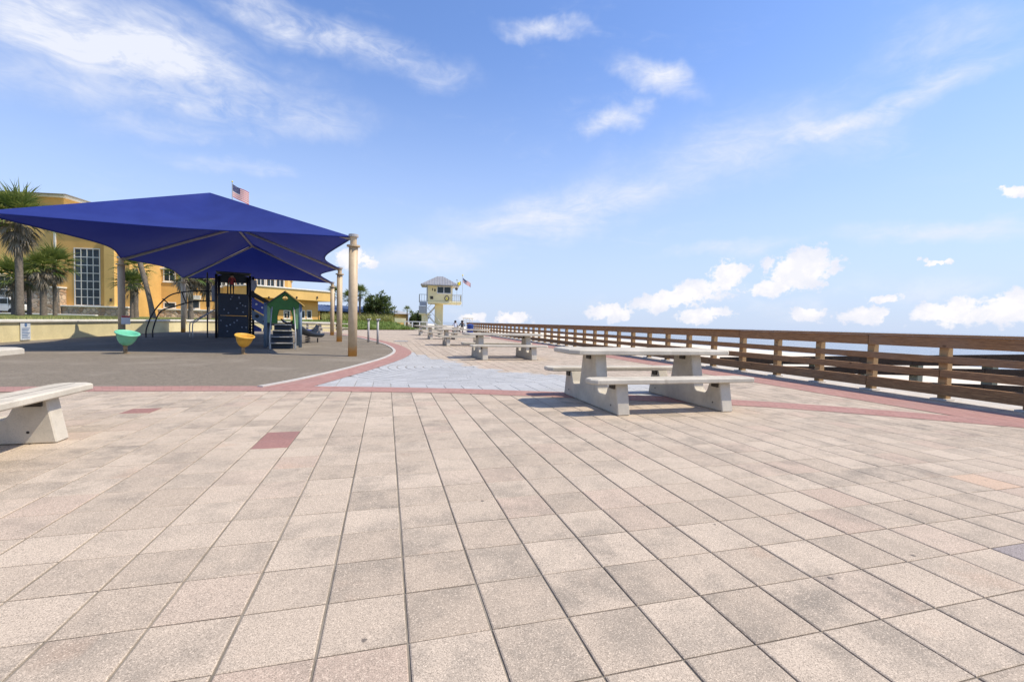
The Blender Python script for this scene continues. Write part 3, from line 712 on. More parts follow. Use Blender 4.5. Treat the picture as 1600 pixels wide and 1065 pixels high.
# ================================================================== playground
def facing(px, dep):
    p = atd(px, hz(px), dep); return (p.x, p.y, 0), -atan2(p.x, p.y)
def spinner(name, px, py, col, sc, tilt, ta, label):
    p = atz(px, py); r = empty(name, (p.x, p.y, 0), ta); tag(r, label, 'spinner seat', 'playground spinner bowls')
    MB().lathe([(0, 0), (.11, 0), (.11, .012), (.05, .02), (.048, .2*sc), (.075, .23*sc), (0, .25*sc)], 14).build('stem', M_RUST, r, smooth=False)
    prof = [(0, .0), (.10, .005), (.18, .05), (.25, .14), (.305, .27), (.335, .285), (.352, .30), (.345, .32), (.318, .325), (.29, .30), (.235, .17), (.165, .08), (.09, .04), (0, .035)]
    o = MB().lathe([(a*sc*.8, b*1.12*sc) for a, b in prof], 28, 0, TR(0, 0, .23*sc, tilt, 0, 0)).build('bowl', col, r, smooth=True)
spinner('spinner_bowl', 380, 553, M_YBOWL, 1.0, .26, .75, 'yellow spinner bowl seat on a short rusty stem')
spinner('spinner_bowl', 196, 552, M_GBOWL, 1.06, .28, .95, 'mint green spinner bowl seat on a worn stem')

# --- play house
loc, rz = facing(445, 17.5); ph = empty('play_house', loc, rz); tag(ph, 'green gabled toddler play house with black steps and slate posts', 'play house')
k = FPX/17.5
def X(px): return (px-445)/k
def Z(py): return H+(hz(445)-py)/k
for px, y in ((418.5, .0), (467, .0), (421, 1.15), (465, 1.15)):
    MB().tube([(X(px), y, -.02), (X(px), y, 1.70)], .062, 14).build('corner_post', M_SLATE, ph, smooth=True)
g0 = MB(); gx0, gx1, ap = X(426.5), X(458.5), X(445.5)
# front panel with a door opening and a round window
out = [(gx0, .92), (X(434.5), .92), (X(434.5), 1.22), (X(436), 1.46), (X(455), 1.46), (X(456.5), 1.22), (X(456.5), .92), (gx1, .92), (gx1, 1.66), (ap+.30, 1.82)]
wc = (ap, Z(465)); wr_ = .105
ring = [(wc[0]+wr_*cos(a), wc[1]+wr_*sin(a)) for a in [2*pi*q/16 for q in range(16)]]
def plate_with_hole(outer, hole, y0, y1):
    bm = bmesh.new(); eds = []
    for lp in (outer, hole):
        vs = [bm.verts.new((x, y0, z)) for x, z in lp]
        eds += [bm.edges.new((vs[q], vs[(q+1) % len(vs)])) for q in range(len(vs))]
    bmesh.ops.triangle_fill(bm, use_beauty=True, edges=eds)
    e = bmesh.ops.extrude_face_region(bm, geom=bm.faces[:]); bmesh.ops.translate(bm, vec=(0, y1-y0, 0), verts=[v for v in e['geom'] if isinstance(v, bmesh.types.BMVert)])
    bmesh.ops.recalc_face_normals(bm, faces=bm.faces[:]); me = bpy.data.meshes.new('gable_panel'); bm.to_mesh(me); bm.free(); return me
outer = [(gx0, .92), (X(434.5), .92), (X(434.5), 1.22), (X(437), 1.46), (X(454), 1.46), (X(456.5), 1.22), (X(456.5), .92), (gx1, .92), (gx1, 1.46), (ap+.60, 1.60), (ap+.60, 1.66), (ap, 2.14), (ap-.60, 1.66), (ap-.60, 1.60), (gx0, 1.46)]
for y in (-.03, 1.13):
    me = plate_with_hole(outer, ring, y, y+.035); me.materials.append(M_GREEN); link('gable_panel', me, ph)
    MB().box(wc[0]-.008, wc[0]+.008, y+.01, y+.025, wc[1]-.11, wc[1]+.11).box(wc[0]-.11, wc[0]+.11, y+.012, y+.023, wc[1]-.008, wc[1]+.008).build('window_bar', M_LGREEN, ph)
for s in (-1, 1):
    MB().q([(ap, -.14, 2.19), (ap, 1.28, 2.19), (ap+s*.68, 1.28, 1.64), (ap+s*.68, -.14, 1.64), (ap, -.14, 2.15), (ap, 1.28, 2.15), (ap+s*.68, 1.28, 1.60), (ap+s*.68, -.14, 1.60)],
           [(0, 1, 2, 3), (4, 7, 6, 5), (0, 3, 7, 4), (1, 5, 6, 2), (3, 2, 6, 7), (0, 4, 5, 1)]).build('roof_board', M_NAVY if s < 0 else M_YEL2, ph)
    xa = X(418.5) if s < 0 else X(467)
    MB().cbox(xa-.012, xa+.012, .07, 1.1, .75, 1.62, .006).build('side_panel', M_LGREEN, ph)
MB().cbox(X(420), X(425.5), -.02, .02, .95, 1.62, .006).build('infill_panel', M_LGREEN, ph); MB().cbox(X(459.5), X(465), -.02, .02, .72, 1.62, .006).build('infill_panel', M_LGREEN, ph)
MB().cbox(X(419), X(466), .02, 1.15, .84, .90, .01).build('platform', M_NAVY, ph)
for i, (zt, wd) in enumerate(((.875, .30), (.65, .33), (.43, .36), (.21, .38))):
    cx = X(442.5)-.01*i; yf = -.06-.25*i
    st = MB().cbox(cx-wd, cx+wd, yf-.25, yf, zt-.03, zt, .008).build('step', M_NAVY, ph)
    MB().cbox(cx-wd, cx+wd, yf-.268, yf-.248, zt-.012, zt+.016, .004).build('step_nosing', M_STEEL, st)
    MB().cbox(cx-wd, cx+wd, yf-.02, yf-.005, zt-.21, zt-.03, .004).build('riser', M_NAVY, st)
for s in (-1, 1):
    cx = X(442.5)+s*.40
    MB().tube(interp([(cx+s*.03, -1.02, -.02), (cx+s*.02, -1.02, .55), (cx, -.72, 1.0), (cx-s*.03, -.2, 1.5), (cx-s*.03, -.02, 1.52)], 6), .021, 8).build('handrail', M_STEEL, ph, smooth=True)
    MB().tube([(cx, -1.05, -.02), (cx, -1.05, .22)], .02, 8).build('step_leg', M_STEEL, ph)
# slide leaving the back of the house
sl_ = interp([(.10, 1.2, .92), (.25, 1.9, .82), (.62, 2.9, .50), (1.05, 3.7, .30), (1.55, 4.25, .24)], 6)
sm = MB(); n_ = 7
for i, p in enumerate(sl_):
    d = (sl_[min(i+1, len(sl_)-1)]-sl_[max(i-1, 0)]).normalized(); sd = Vector((d.y, -d.x, 0)).normalized()
    for q in range(n_):
        a = -1+2*q/(n_-1); sm.v.append(p+sd*a*.27+Vector((0, 0, .16*abs(a)**3)))
for i in range(len(sl_)-1):
    for q in range(n_-1): sm.f.append((i*n_+q, i*n_+q+1, (i+1)*n_+q+1, (i+1)*n_+q)); sm.m.append(0)
so_ = sm.build('slide', M_NAVY, ph, smooth=True); md = so_.modifiers.new('s', 'SOLIDIFY'); md.thickness = .05
MB().tube([(1.42, 4.1, -.02), (1.42, 4.1, .22)], .03, 8).build('slide_leg', M_BLACK, ph)
# spring rider behind the slide
loc, rz = facing(481, 21.2); sr = empty('spring_rider', loc, rz+.3); tag(sr, 'dark blue spring rider behind the play house slide', 'spring rider')
MB().tube([(.11*cos(a*.7), .11*sin(a*.7), .02+.0085*a) for a in range(0, 40)], .016, 6).build('spring', M_BLACK, sr, smooth=True)
MB().prism([(-.45, .42), (.30, .40), (.42, .52), (.50, .80), (.40, .86), (.28, .68), (.08, .60), (-.18, .60), (-.30, .82), (-.44, .80)], -.06, .06, 1).build('rider_body', M_NAVY, sr)
MB().cbox(-.2, .12, -.15, .15, .58, .63, .015).build('rider_seat', M_PBLUE, sr)
MB().tube([(.27, -.2, .72), (.27, .2, .72)], .016, 8).build('rider_handle', M_STEEL, sr)

# --- climbing tower
loc, rz = facing(366, 24.4); pt = empty('play_tower', loc, rz); tag(pt, 'tall navy play tower with climbing wall, arched ladder and blue ramp', 'play tower')
k2 = FPX/24.4; pxc = 366; hzc = hz(366)
def X2(px): return (px-pxc)/k2
def Z2(py): return H+(hzc-py)/k2
for px, y in ((342.5, 0), (387.5, 0), (345, 1.45), (385, 1.45), (392, .35)):
    MB().tube([(X2(px), y, -.02), (X2(px), y, Z2(430))], .06, 12).build('tower_post', M_BLACK, pt, smooth=True)
rh = random.Random(3)
for (za, zb) in ((.03, 1.18), (1.21, Z2(459))):
    wp = MB().cbox(X2(345), X2(385), -.05, .02, za, zb, .02).build('climbing_wall', M_NAVY, pt)
    hm = MB()
    for q in range(11):
        x, z = rh.uniform(X2(348), X2(382)), rh.uniform(za+.1, zb-.1); hm.lathe([(.045, 0), (.035, .03), (0, .045)], 7, 0, TR(x, -.05, z, pi/2))
    for q, f in enumerate([hm]): f.build('climbing_hold', M_GREYP, wp)
MB().cbox(X2(343), X2(388), 0, 1.45, Z2(460)-.06, Z2(460), .01).build('platform', M_BLACK, pt)
# navy roof panels between the posts
for y in (1.45,): MB().prism([(X2(343), Z2(440)), (X2(388), Z2(439)), (X2(388), Z2(430)), (X2(378), Z2(426)), (X2(352), Z2(426)), (X2(343), Z2(430))], y, y+.05, 1).build('roof_panel', M_NAVY, pt)
MB().cbox(X2(342), X2(389), -.1, 1.55, Z2(427), Z2(425.5), .02).build('tower_roof', M_NAVY, pt)
for px in (357, 361): MB().cbox(X2(px)-.03, X2(px)+.03, 1.42, 1.47, Z2(458), Z2(438), .005).build('back_bar', M_BLACK, pt)
MB().prism([(X2(387), Z2(436)), (X2(396.5), Z2(436)), (X2(397), Z2(445)), (X2(393), Z2(454)), (X2(387), Z2(451))], -.04, .0, 1).build('shield_panel', M_GREYP, pt)
# ramp with blue side panels falling towards the play house
def quad2(name, pts, y0, y1, mat): return MB().prism([(X2(a), Z2(b)) for a, b in pts], y0, y1, 1).build(name, mat, pt)
quad2('ramp_handrail', [(389, 453), (421, 472.5), (421, 479), (389, 461)], -.12, -.06, M_BLACK)
bp = quad2('ramp_panel', [(389.5, 463), (419, 481), (419, 498), (389.5, 480)], -.10, -.05, M_PBLUE)
quad2('ramp_panel', [(389.5, 482.5), (418, 499), (418, 515), (389.5, 497)], -.10, -.05, M_SLATE)
for (a, b) in ((396, 474), (404, 479), (413, 485)): MB().lathe([(0, 0), (.055, 0), (.055, .02), (0, .02)], 10, 0, TR(X2(a), -.10, Z2(b), pi/2)).build('peg', M_WHITE, bp)
for (a, b) in ((397, 493), (408, 501)): MB().lathe([(0, 0), (.10, 0), (.10, .02), (0, .02)], 10, 0, TR(X2(a), -.10, Z2(b), pi/2)).build('grip_hole', M_BLACK, bp)
quad2('low_panel', [(393, 506), (404, 513), (404, 517.5), (393, 517.5)], .3, .34, M_PBLUE); quad2('low_panel', [(406, 512), (417, 517), (417, 518), (406, 518)], .3, .34, M_PBLUE)
MB().q([(X2(389), -.05, Z2(462)), (X2(389), 1.2, Z2(462)), (X2(420), 1.2, Z2(498)), (X2(420), -.05, Z2(498))], [(0, 1, 2, 3)]).build('ramp_deck', M_BLACK, pt)
for q in range(14):
    MB().cbox(X2(389.2), X2(391), -.09, -.03, .1+q*.165, .19+q*.165, .01).build('rung_clamp', M_BLACK, pt)
# arches, poles and rails on the other side
for (x0, xt, zt, y) in ((257.5, 337, 457, .1), (263.5, 337, 471.5, .55)):
    pts = [(X2(x0), y, -.02), (X2(x0)+.02, y, .45), (X2(x0+9), y, Z2(490)), (X2(x0+26), y, Z2(zt+10)), (X2(x0+45), y, Z2(zt+2.5)), (X2(xt-12), y, Z2(zt)), (X2(xt+4), y, Z2(zt))]
    MB().tube(interp(pts, 6), .032, 8).build('arch_tube', M_BLACK, pt, smooth=True)
MB().tube([(X2(277), .1, Z2(471)), (X2(284), .55, Z2(479))], .028, 7).build('arch_rung', M_BLACK, pt); MB().tube([(X2(300), .1, Z2(461)), (X2(303), .55, Z2(474))], .028, 7).build('arch_rung', M_BLACK, pt)
MB().tube([(X2(331), .2, -.02), (X2(331), .2, Z2(428))], .035, 8).build('fire_pole', M_BLACK, pt)
MB().cbox(X2(329.5), X2(333.5), .14, .24, Z2(481), Z2(444), .02).build('pole_sleeve', M_BLACK, pt)
for px in (309.5, 313): MB().tube(interp([(X2(px), -.1, -.02), (X2(px), -.1, Z2(508)), (X2(px+4), -.1, Z2(503)), (X2(341), .0, Z2(484.5))], 5), .026, 8).build('hand_bar', M_STEEL, pt, smooth=True)
MB().cbox(X2(336.5), X2(341.5), .05, .09, Z2(472), Z2(448), .015).build('side_shield', M_GREYP, pt)

# --- slim posts, floor panel and signs
def slim_post(px, py, lb):
    p = atz(px, py); r = empty('slim_post', (p.x, p.y, 0), .2); tag(r, lb, 'post', 'slim steel posts by the kerb')
    MB().tube([(0, 0, -.02), (0, 0, 1.12)], .052, 12).build('post_body', M_TUBE, r, smooth=True)
    MB().cbox(-.085, .085, -.08, .08, 1.12, 1.2, .03).build('post_head', M_TUBE, r); MB().tube([(.02, -.05, 1.15), (.05, -.22, 1.19)], .03, 8).build('nozzle', M_STEEL, r)
slim_post(575.5, 534.5, 'slim grey steel post with a small head, beside the second tan shade pole'); slim_post(590, 537.5, 'slim grey steel post with a small head, nearer the open paving')
p = atz(627, 533); dg = empty('slotted_panel', (p.x, p.y, 0)); tag(dg, 'dark slotted flat panel set in the far paving', 'drain')  # thin dark panel with grey bars, lying flat on the far paving
MB().box(-.38, .38, -.30, .30, -.01, .004).build('slotted_frame', M_SLOT, dg)
for q in range(9): MB().cbox(-.34, .34, -.27+q*.064, -.235+q*.064, .003, .016, .003).build('slotted_bar', M_STEEL, dg)
sg = empty('pole_notice', (L2.x, L2.y, .9)); tag(sg, 'small red and white notice fixed low on a grey shade pole', 'notice')
def put(m, name, mat, par): return m.build(name, mat, par)
az2 = -atan2(L2.x, L2.y); sg.rotation_euler.z = az2
put(MB().cbox(-.02, .30, -.17, -.15, -.22, .18, .005), 'notice_plate', M_WHITE, sg); put(MB().box(-.01, .29, -.175, -.170, .09, .17), 'notice_heading', M_MARKR, sg)
d_ = atd(121, 513, 25.6); ws = empty('wall_sign', (-13.66, 22.2, .4), radians(-90+3)); tag(ws, 'small pale playground rules sign mounted on the cream wall', 'sign')
ws.rotation_euler.z = radians(-86.5)
ws.rotation_euler.z = radians(93.5)
put(MB().cbox(-.28, .28, -.03, -.005, -.36, .36, .006), 'sign_plate', M_SIGN, ws)
put(MB().lathe([(0, 0), (.075, 0), (.075, .006), (0, .006)], 14, 0, TR(0, -.03, .23, pi/2)), 'sign_symbol', M_MARKB, ws)
for q in range(7): put(MB().box(-.22, .22-.06*(q % 3), -.036, -.03, .08-q*.06, .105-q*.06), 'sign_line', M_MARKB, ws)

# ================================================================== yellow civic building
class Facade:
    """vertical wall plane fixed by two bearings and distances; local frame: s along, n out of the wall, z up"""
    def __init__(s, pa, da, pb, db):
        s.a = atd(pa, hz(pa), da); s.b = atd(pb, hz(pb), db); d = (s.b-s.a); d.z = 0; s.L = d.length; s.d = d.normalized(); s.n = Vector((s.d.y, -s.d.x, 0))
        s.T = Matrix(((s.d.x, s.n.x, 0, s.a.x), (s.d.y, s.n.y, 0, s.a.y), (0, 0, 1, 0), (0, 0, 0, 1)))
    def hit(s, px, py, off=0):
        r_ = ray(px, py); o = s.a+s.n*off; t = (o-CP).dot(s.n)/r_.dot(s.n); p = CP+r_*t; return (p-s.a).dot(s.d), p.z
    def box(s, name, mat, par, s0, s1, n0, n1, z0, z1, ch=.01):
        o = MB().cbox(min(s0, s1), max(s0, s1), n0, n1, min(z0, z1), max(z0, z1), ch, 0, s.T).build(name, mat); return adopt(o, par)
    def pbox(s, name, mat, par, px0, py0, px1, py1, n0, n1, ch=.01):
        a, z1 = s.hit(px0, py0, n1); b, _ = s.hit(px1, py0, n1); _, z0 = s.hit(px0, py1, n1); return s.box(name, mat, par, a, b, n0, n1, z0, z1, ch)
    def window(s, par, px0, py0, px1, py1, cols, rows, sill=True, bar=.06, fr=.12, glass=M_GLASS, frame=M_TRIM):
        a, z1 = s.hit(px0, py0); b, _ = s.hit(px1, py0); _, z0 = s.hit(px0, py1)
        w = adopt(MB().cbox(a-fr, b+fr, .0, .05, z1, z1+fr, .01, 0, s.T).cbox(a-fr, b+fr, .0, .05, z0-fr, z0, .01, 0, s.T).cbox(a-fr, a, .0, .05, z0+.002, z1-.002, .01, 0, s.T).cbox(b, b+fr, .0, .05, z0+.002, z1-.002, .01, 0, s.T).build('window', frame), par)
        ws_, hs = (b-a)/cols, (z1-z0)/rows
        for i in range(cols):
            for j in range(rows):
                o = MB().box(a+i*ws_+bar/2, a+(i+1)*ws_-bar/2, .004, .014, z0+j*hs+bar/2, z0+(j+1)*hs-bar/2, 0, s.T).build('pane', glass); adopt(o, par).parent = w
                o.matrix_parent_inverse = (Matrix.Translation(par.location)).inverted() if False else o.matrix_parent_inverse
        g = MB()
        for i in range(1, cols): g.box(a+i*ws_-bar/2, a+i*ws_+bar/2, .002, .045, z0, z1, 0, s.T)
        for j in range(1, rows): g.box(a, b, .003, .04, z0+j*hs-bar/2, z0+j*hs+bar/2, 0, s.T)
        if cols*rows > 1: o = adopt(g.build('glazing_bar', frame), par); o.parent = w
        if sill: o = adopt(MB().cbox(a-fr*1.6, b+fr*1.6, 0, .16, z0-fr-.13, z0-fr-.002, .02, 0, s.T).build('sill', frame), par); o.parent = w
        return w
GB = 'yellow building behind the playground'
W1 = Facade(-90, 54, 204, 56); W2 = Facade(190, 60, 452, 68); W3 = Facade(384, 62, 514, 74)
c = W1.a.lerp(W1.b, .6); civ = empty('civic_building', (c.x, c.y, .8)); tag(civ, 'large yellow stucco building with stone base and tall gridded window behind palms', 'building')
sR = W1.hit(203, 480)[0]; s88 = W1.hit(88, 480)[0]; s25 = W1.hit(24, 480)[0]; s104 = W1.hit(104, 480)[0]
W1.box('main_wall', M_YEL, civ, s88, sR, -14, 0, .3, 12.6)
W1.box('wing_wall', M_YEL2, civ, -16, s88-.02, -16, -.6, .3, 12.4)
W1.box('parapet', M_TRIM, civ, s88-.3, sR+.3, -14.3, .3, 12.6, 13.0, .05)
W1.box('pilaster', M_YEL2, civ, W1.hit(168, 480)[0], W1.hit(184, 480)[0], 0, .5, .3, 11.5, .02)
W1.box('pilaster', M_TRIM, civ, s88-.12, s88+.12, -.55, .12, .3, 12.4, .02)
# upper tower with a shallow hip roof
ta, tb = W1.hit(36, 330)[0], W1.hit(86, 330)[0]; zt = W1.hit(80, 305)[1]
W1.box('upper_tower', M_YEL, civ, ta-6, tb, -12, -1.2, 12.0, zt)
W1.box('eave', M_TRIM, civ, ta-6.5, tb+.5, -12.5, -.7, zt, zt+.3, .04)
o = MB().q([W1.T @ Vector(p) for p in ((ta-7, -.2, zt+.3), (tb+1, -.2, zt+.3), (tb+1, -13, zt+.3), (ta-7, -13, zt+.3), (ta-1, -6.5, zt+1.5), (tb-4, -6.5, zt+1.5))], [(0, 1, 5, 4), (1, 2, 5), (2, 3, 4, 5), (3, 0, 4), (0, 3, 2, 1)]).build('hip_roof', M_TILEROOF); adopt(o, civ)
W1.window(civ, 117, 388.5, 155, 476, 4, 7, True, .09, .12)
W1.window(civ, -60, 430, 17, 470, 8, 4, False, .09, .15)
W1.box('stone_base', M_STONE, civ, s25, s104, -.5, .9, .3, W1.hit(60, 450)[1], .04); W1.box('stone_cap', M_TRIM, civ, s25-.1, s104+.1, -.5, 1.05, W1.hit(60, 450)[1], W1.hit(60, 447.5)[1], .03)
W1.box('stone_base', M_STONE, civ, s104+.02, sR+.3, 0, .7, .3, W1.hit(140, 480)[1], .04); W1.box('stone_cap', M_TRIM, civ, s104-.1, sR+.4, 0, .85, W1.hit(140, 480)[1], W1.hit(140, 477.8)[1], .03)
W1.box('terrace_wall', M_STONE, civ, -16, W1.hit(24, 480)[0], 3.0, 3.4, .3, W1.hit(10, 473, 3)[1], .03); W1.box('terrace_cap', M_TRIM, civ, -16, W1.hit(160, 480, 3)[0], 3.6, 4.0, .3, W1.hit(60, 489.5, 3.6)[1], .03)
W1.pbox('wall_lamp', M_SLOT, civ, 171, 466, 173.5, 471, .5, .7)
o = W1.box('awning', M_TRIM, civ, W1.hit(-60, 428)[0], W1.hit(18, 428)[0], -.5, 1.6, W1.hit(0, 430)[1], W1.hit(0, 428)[1], .03)
# long wing to the north
z2 = W2.hit(392, 428.5)[1]; e2 = W2.hit(450, 433)[0]
W2.box('main_wall', M_YEL, civ, .0, e2, -12, 0, .3, z2); W2.box('parapet', M_TRIM, civ, -.2, e2+.2, -12.2, .22, z2, z2+.22, .04)
for (a, b, c_, d) in ((224, 417, 241, 438.5), (256.5, 417, 273, 438.5), (302, 417, 318, 438.5)): W2.window(civ, a, b, c_, d, 2, 2, True, .09, .12)
for (a, b, c_, d) in ((193, 472, 205.5, 478.5), (222, 472.5, 234.5, 479), (257, 473, 273.5, 480)): W2.window(civ, a, b, c_, d, 1, 1, False)
W2.window(civ, 300, 468, 311, 481, 1, 1, True); o = W2.pbox('awning', M_TRIM, civ, 298.5, 461, 312.5, 467.5, .05, .9)
W2.box('stone_base', M_STONE, civ, -.2, e2, 0, .6, .3, W2.hit(250, 484)[1], .04); W2.box('stone_cap', M_TRIM, civ, -.2, e2, 0, .75, W2.hit(250, 484)[1], W2.hit(250, 481.8)[1], .03)
for (a, b) in ((341, 352), (355, 366), (369, 381), (384, 395), (402, 413), (417, 428.5), (432, 443)): W2.window(civ, a, 433+(a-340)*.045, b, 446+(a-340)*.045, 2, 1, True, .10, .14)
# low wing
z3a = W3.hit(398, 448)[1]; zb3 = W3.hit(470, 469)[1]; e3 = W3.hit(511.5, 460)[0]; e3b = W3.hit(497, 480)[0]
W3.box('low_wing_fascia', M_YEL2, civ, 0, e3, -9, 1.5, zb3, z3a); W3.box('parapet', M_TRIM, civ, -.15, e3+.15, -9.2, 1.65, z3a, z3a+.2, .03)
W3.box('low_wing_wall', M_YEL, civ, 0, e3b, -9, 0, .3, zb3-.01)
for (a, b) in ((444, 452), (469.5, 475.5), (480, 486)): W3.window(civ, a, 485.5, b, 496.5, 1, 1, True)
for px in (420, 463.5, 495.5): W3.pbox('wall_lamp', M_SLOT, civ, px, 463, px+1.6, 466.5, 1.5, 1.65)

# parked white van by the terrace
vp = W1.T @ Vector((W1.hit(-14, 470, 3.2)[0], 1.6, .85)); van = empty('parked_van', (vp.x, vp.y, .86), atan2(W1.d.y, W1.d.x)); tag(van, 'white van parked before the dark gridded window, seen past a palm trunk', 'van')
MB().prism([(-2.3, .35), (2.0, .35), (2.15, .5), (2.15, 1.0), (1.75, 1.12), (1.2, 1.85), (1.0, 1.95), (-2.1, 1.95), (-2.3, 1.7)], -.85, .85, 1).build('van_body', M_WHITE, van)
MB().prism([(1.08, 1.18), (1.58, 1.18), (1.15, 1.76), (1.08, 1.76)], -.87, .87, 1).build('van_window', M_GLASS, van); MB().prism([(-.2, 1.18), (.98, 1.18), (.98, 1.76), (-.2, 1.76)], -.87, .87, 1).build('van_window', M_GLASS, van)
MB().prism([(1.70, 1.18), (1.74, 1.18), (1.22, 1.86), (1.18, 1.86)], -.72, .72, 1).build('windscreen', M_GLASS, van)
for x in (-1.5, 1.4):
    for y in (-.86, .70): MB().lathe([(0, 0), (.34, 0), (.34, .18), (0, .18)], 18, 0, TR(x, y+.17, .34, pi/2)).build('wheel', M_BLACK, van)

# ================================================================== palms
def fan(mb, o, d, R, n=13, spread=2.0, droop=.5, fold=.25):
    """costapalmate fan: petiole and a spray of narrow leaflets"""
    d = d.normalized(); up = Vector((0, 0, 1)); s = d.cross(up); s = s.normalized() if s.length > .05 else Vector((1, 0, 0)); nrm = s.cross(d)
    pe = o+d*R*.42+Vector((0, 0, -droop*R*.06)); c0 = mb.cr
    mb.q([o-s*.03, o+s*.03, pe+s*.02, pe-s*.02], [(0, 1, 2, 3)])
    for i in range(n):
        a = (-.5+i/(n-1))*spread+rd.uniform(-.1, .1); L = R*(.66-.10*abs(a))*rd.uniform(.8, 1.1); mb.cr = min(1, max(0, c0+rd.uniform(-.22, .22)))
        dd = (d*cos(a)+s*sin(a)+nrm*(fold*abs(sin(a))+rd.uniform(-.12, .12))).normalized()
        leaf(mb, pe, dd, L, .062*R, droop+rd.uniform(0, .6), 3, (nrm+s*rd.uniform(-.5, .5)).normalized())
    mb.cr = c0
def palm(base, ht, R, tr, label, group, lean=(0, 0), green=20, dead=18, gdir=1.0, ring=True, skirtlen=1.0, seed=0):
    rr = random.Random(seed); r = empty('palm_tree', base); tag(r, label, 'palm tree', group)
    top_ = Vector((lean[0], lean[1], ht))
    pts = []; n = 12
    for i in range(n+1):
        t = i/n; pts.append(Vector((lean[0]*t**1.3, lean[1]*t**1.3, -.3+(ht+.3)*t)))
    rad = [tr*(1.15-.25*min(1, i/3)+rr.uniform(-.05, .05)) for i in range(n+1)]; rad[-1] *= .9
    MB().tube(pts, rad, 10).build('trunk', M_BARK, r, smooth=True)
    g = leafy(); green = int(green*1.6)
    for i in range(green):
        az = 2.399*i+rr.uniform(-.3, .3); el = -.35+1.75*((i+.5)/green)**.9
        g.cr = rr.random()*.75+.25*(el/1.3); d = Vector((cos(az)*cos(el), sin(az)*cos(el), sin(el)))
        fan(g, top_+d*.1, d, R*rr.uniform(.85, 1.12), 17, 2.7, .35+.5*(1-el/1.3))
    g.build('crown', M_FROND, r, fix=False)
    if dead:
        k_ = leafy(); dead = int(dead*1.5)
        for i in range(dead):
            az = 2.399*i+rr.uniform(-.4, .4); el = -.25-1.05*((i+.5)/dead); k_.cr = rr.random()
            d = Vector((cos(az)*cos(el), sin(az)*cos(el), sin(el)))
            fan(k_, top_+Vector((0, 0, -.05-.3*skirtlen*R*(i/dead))), d, R*rr.uniform(.45, .82), 15, rr.uniform(1.2, 2.4), 1.3, rr.uniform(-.2, .3))
        k_.build('dead_skirt', M_DEAD, r, fix=False)
    return r
def palm_px(px, ybase, ytop, rpx, dep, trpx, label, group='sabal palms before the yellow building', leanpx=0, **kw):
    b = atd(px, hz(px), dep); z0 = .72 if kw.pop('lawn', True) else -.1
    tz = zat(px+leanpx, ytop, dep); s = dep/FPX
    return palm((b.x, b.y, z0), tz-z0, rpx*s, trpx*s/2, label, group, (leanpx*s*cr.x, leanpx*s*cr.y), seed=int(px*7+ytop), **kw)
palm_px(31, 495, 340, 52, 38, 10.5, 'tallest sabal palm with a thick skirt of dead grey fronds', dead=34, green=26, skirtlen=1.3)
palm_px(22, 495, 436, 40, 43, 7, 'leafy sabal palm tucked behind the tallest palm trunk', dead=10, green=22)
palm_px(46, 492, 428, 30, 44, 6, 'slender sabal palm between the tallest palm and the shaggy one', dead=20, green=10)
palm_px(68, 492, 420, 33, 42, 9, 'shaggy sabal palm with a rough thick trunk by the stone base', dead=26, green=16)
palm_px(86, 492, 414, 36, 43, 5.5, 'bright green topped sabal palm beside the tall gridded window', dead=22, green=22)
palm_px(206, 492, 444, 27, 42, 5, 'low green sabal palm beside a grey shade pole', dead=6, green=22)
palm_px(212, 492, 420, 32, 45, 8, 'sabal palm with grey drooping fronds below the canopy edge', dead=30, green=14)
palm_px(240, 497, 380, 30, 41, 7.5, 'leaning sabal palm trunk crossing the wing windows', leanpx=-30, dead=18, green=16)
palm_px(290, 496, 430, 34, 41, 5, 'dark slim sabal palm under the rear canopy edge', dead=22, green=14)
palm_px(298, 496, 425, 38, 42, 7.5, 'thick sabal palm with a wide grey skirt under the rear canopy edge', dead=34, green=12)
palm_px(326, 497, 430, 36, 44, 4.5, 'pale thin sabal palm beside the navy play tower', dead=30, green=12)
FG = 'palms and trees far beyond the lawn'
palm_px(545, 500, 466, 15, 88, 2.6, 'far palm half hidden by the tan shade poles', FG, lawn=False, dead=4, green=24)
palm_px(562, 500, 458, 15, 86, 3.4, 'taller far palm rising over the blue roof', FG, lawn=False, dead=8, green=26)
palm_px(574, 500, 473, 9, 90, 2, 'small far palm between the two larger ones', FG, lawn=False, dead=0, green=18)
palm_px(522, 500, 458, 14, 90, 2.6, 'far palm beside the corner of the low yellow wing', FG, lawn=False, dead=4, green=22)
palm_px(636, 505, 484.5, 7.5, 92, 1.8, 'lone small feathery palm standing against the sky', FG, lawn=False, dead=0, green=14)
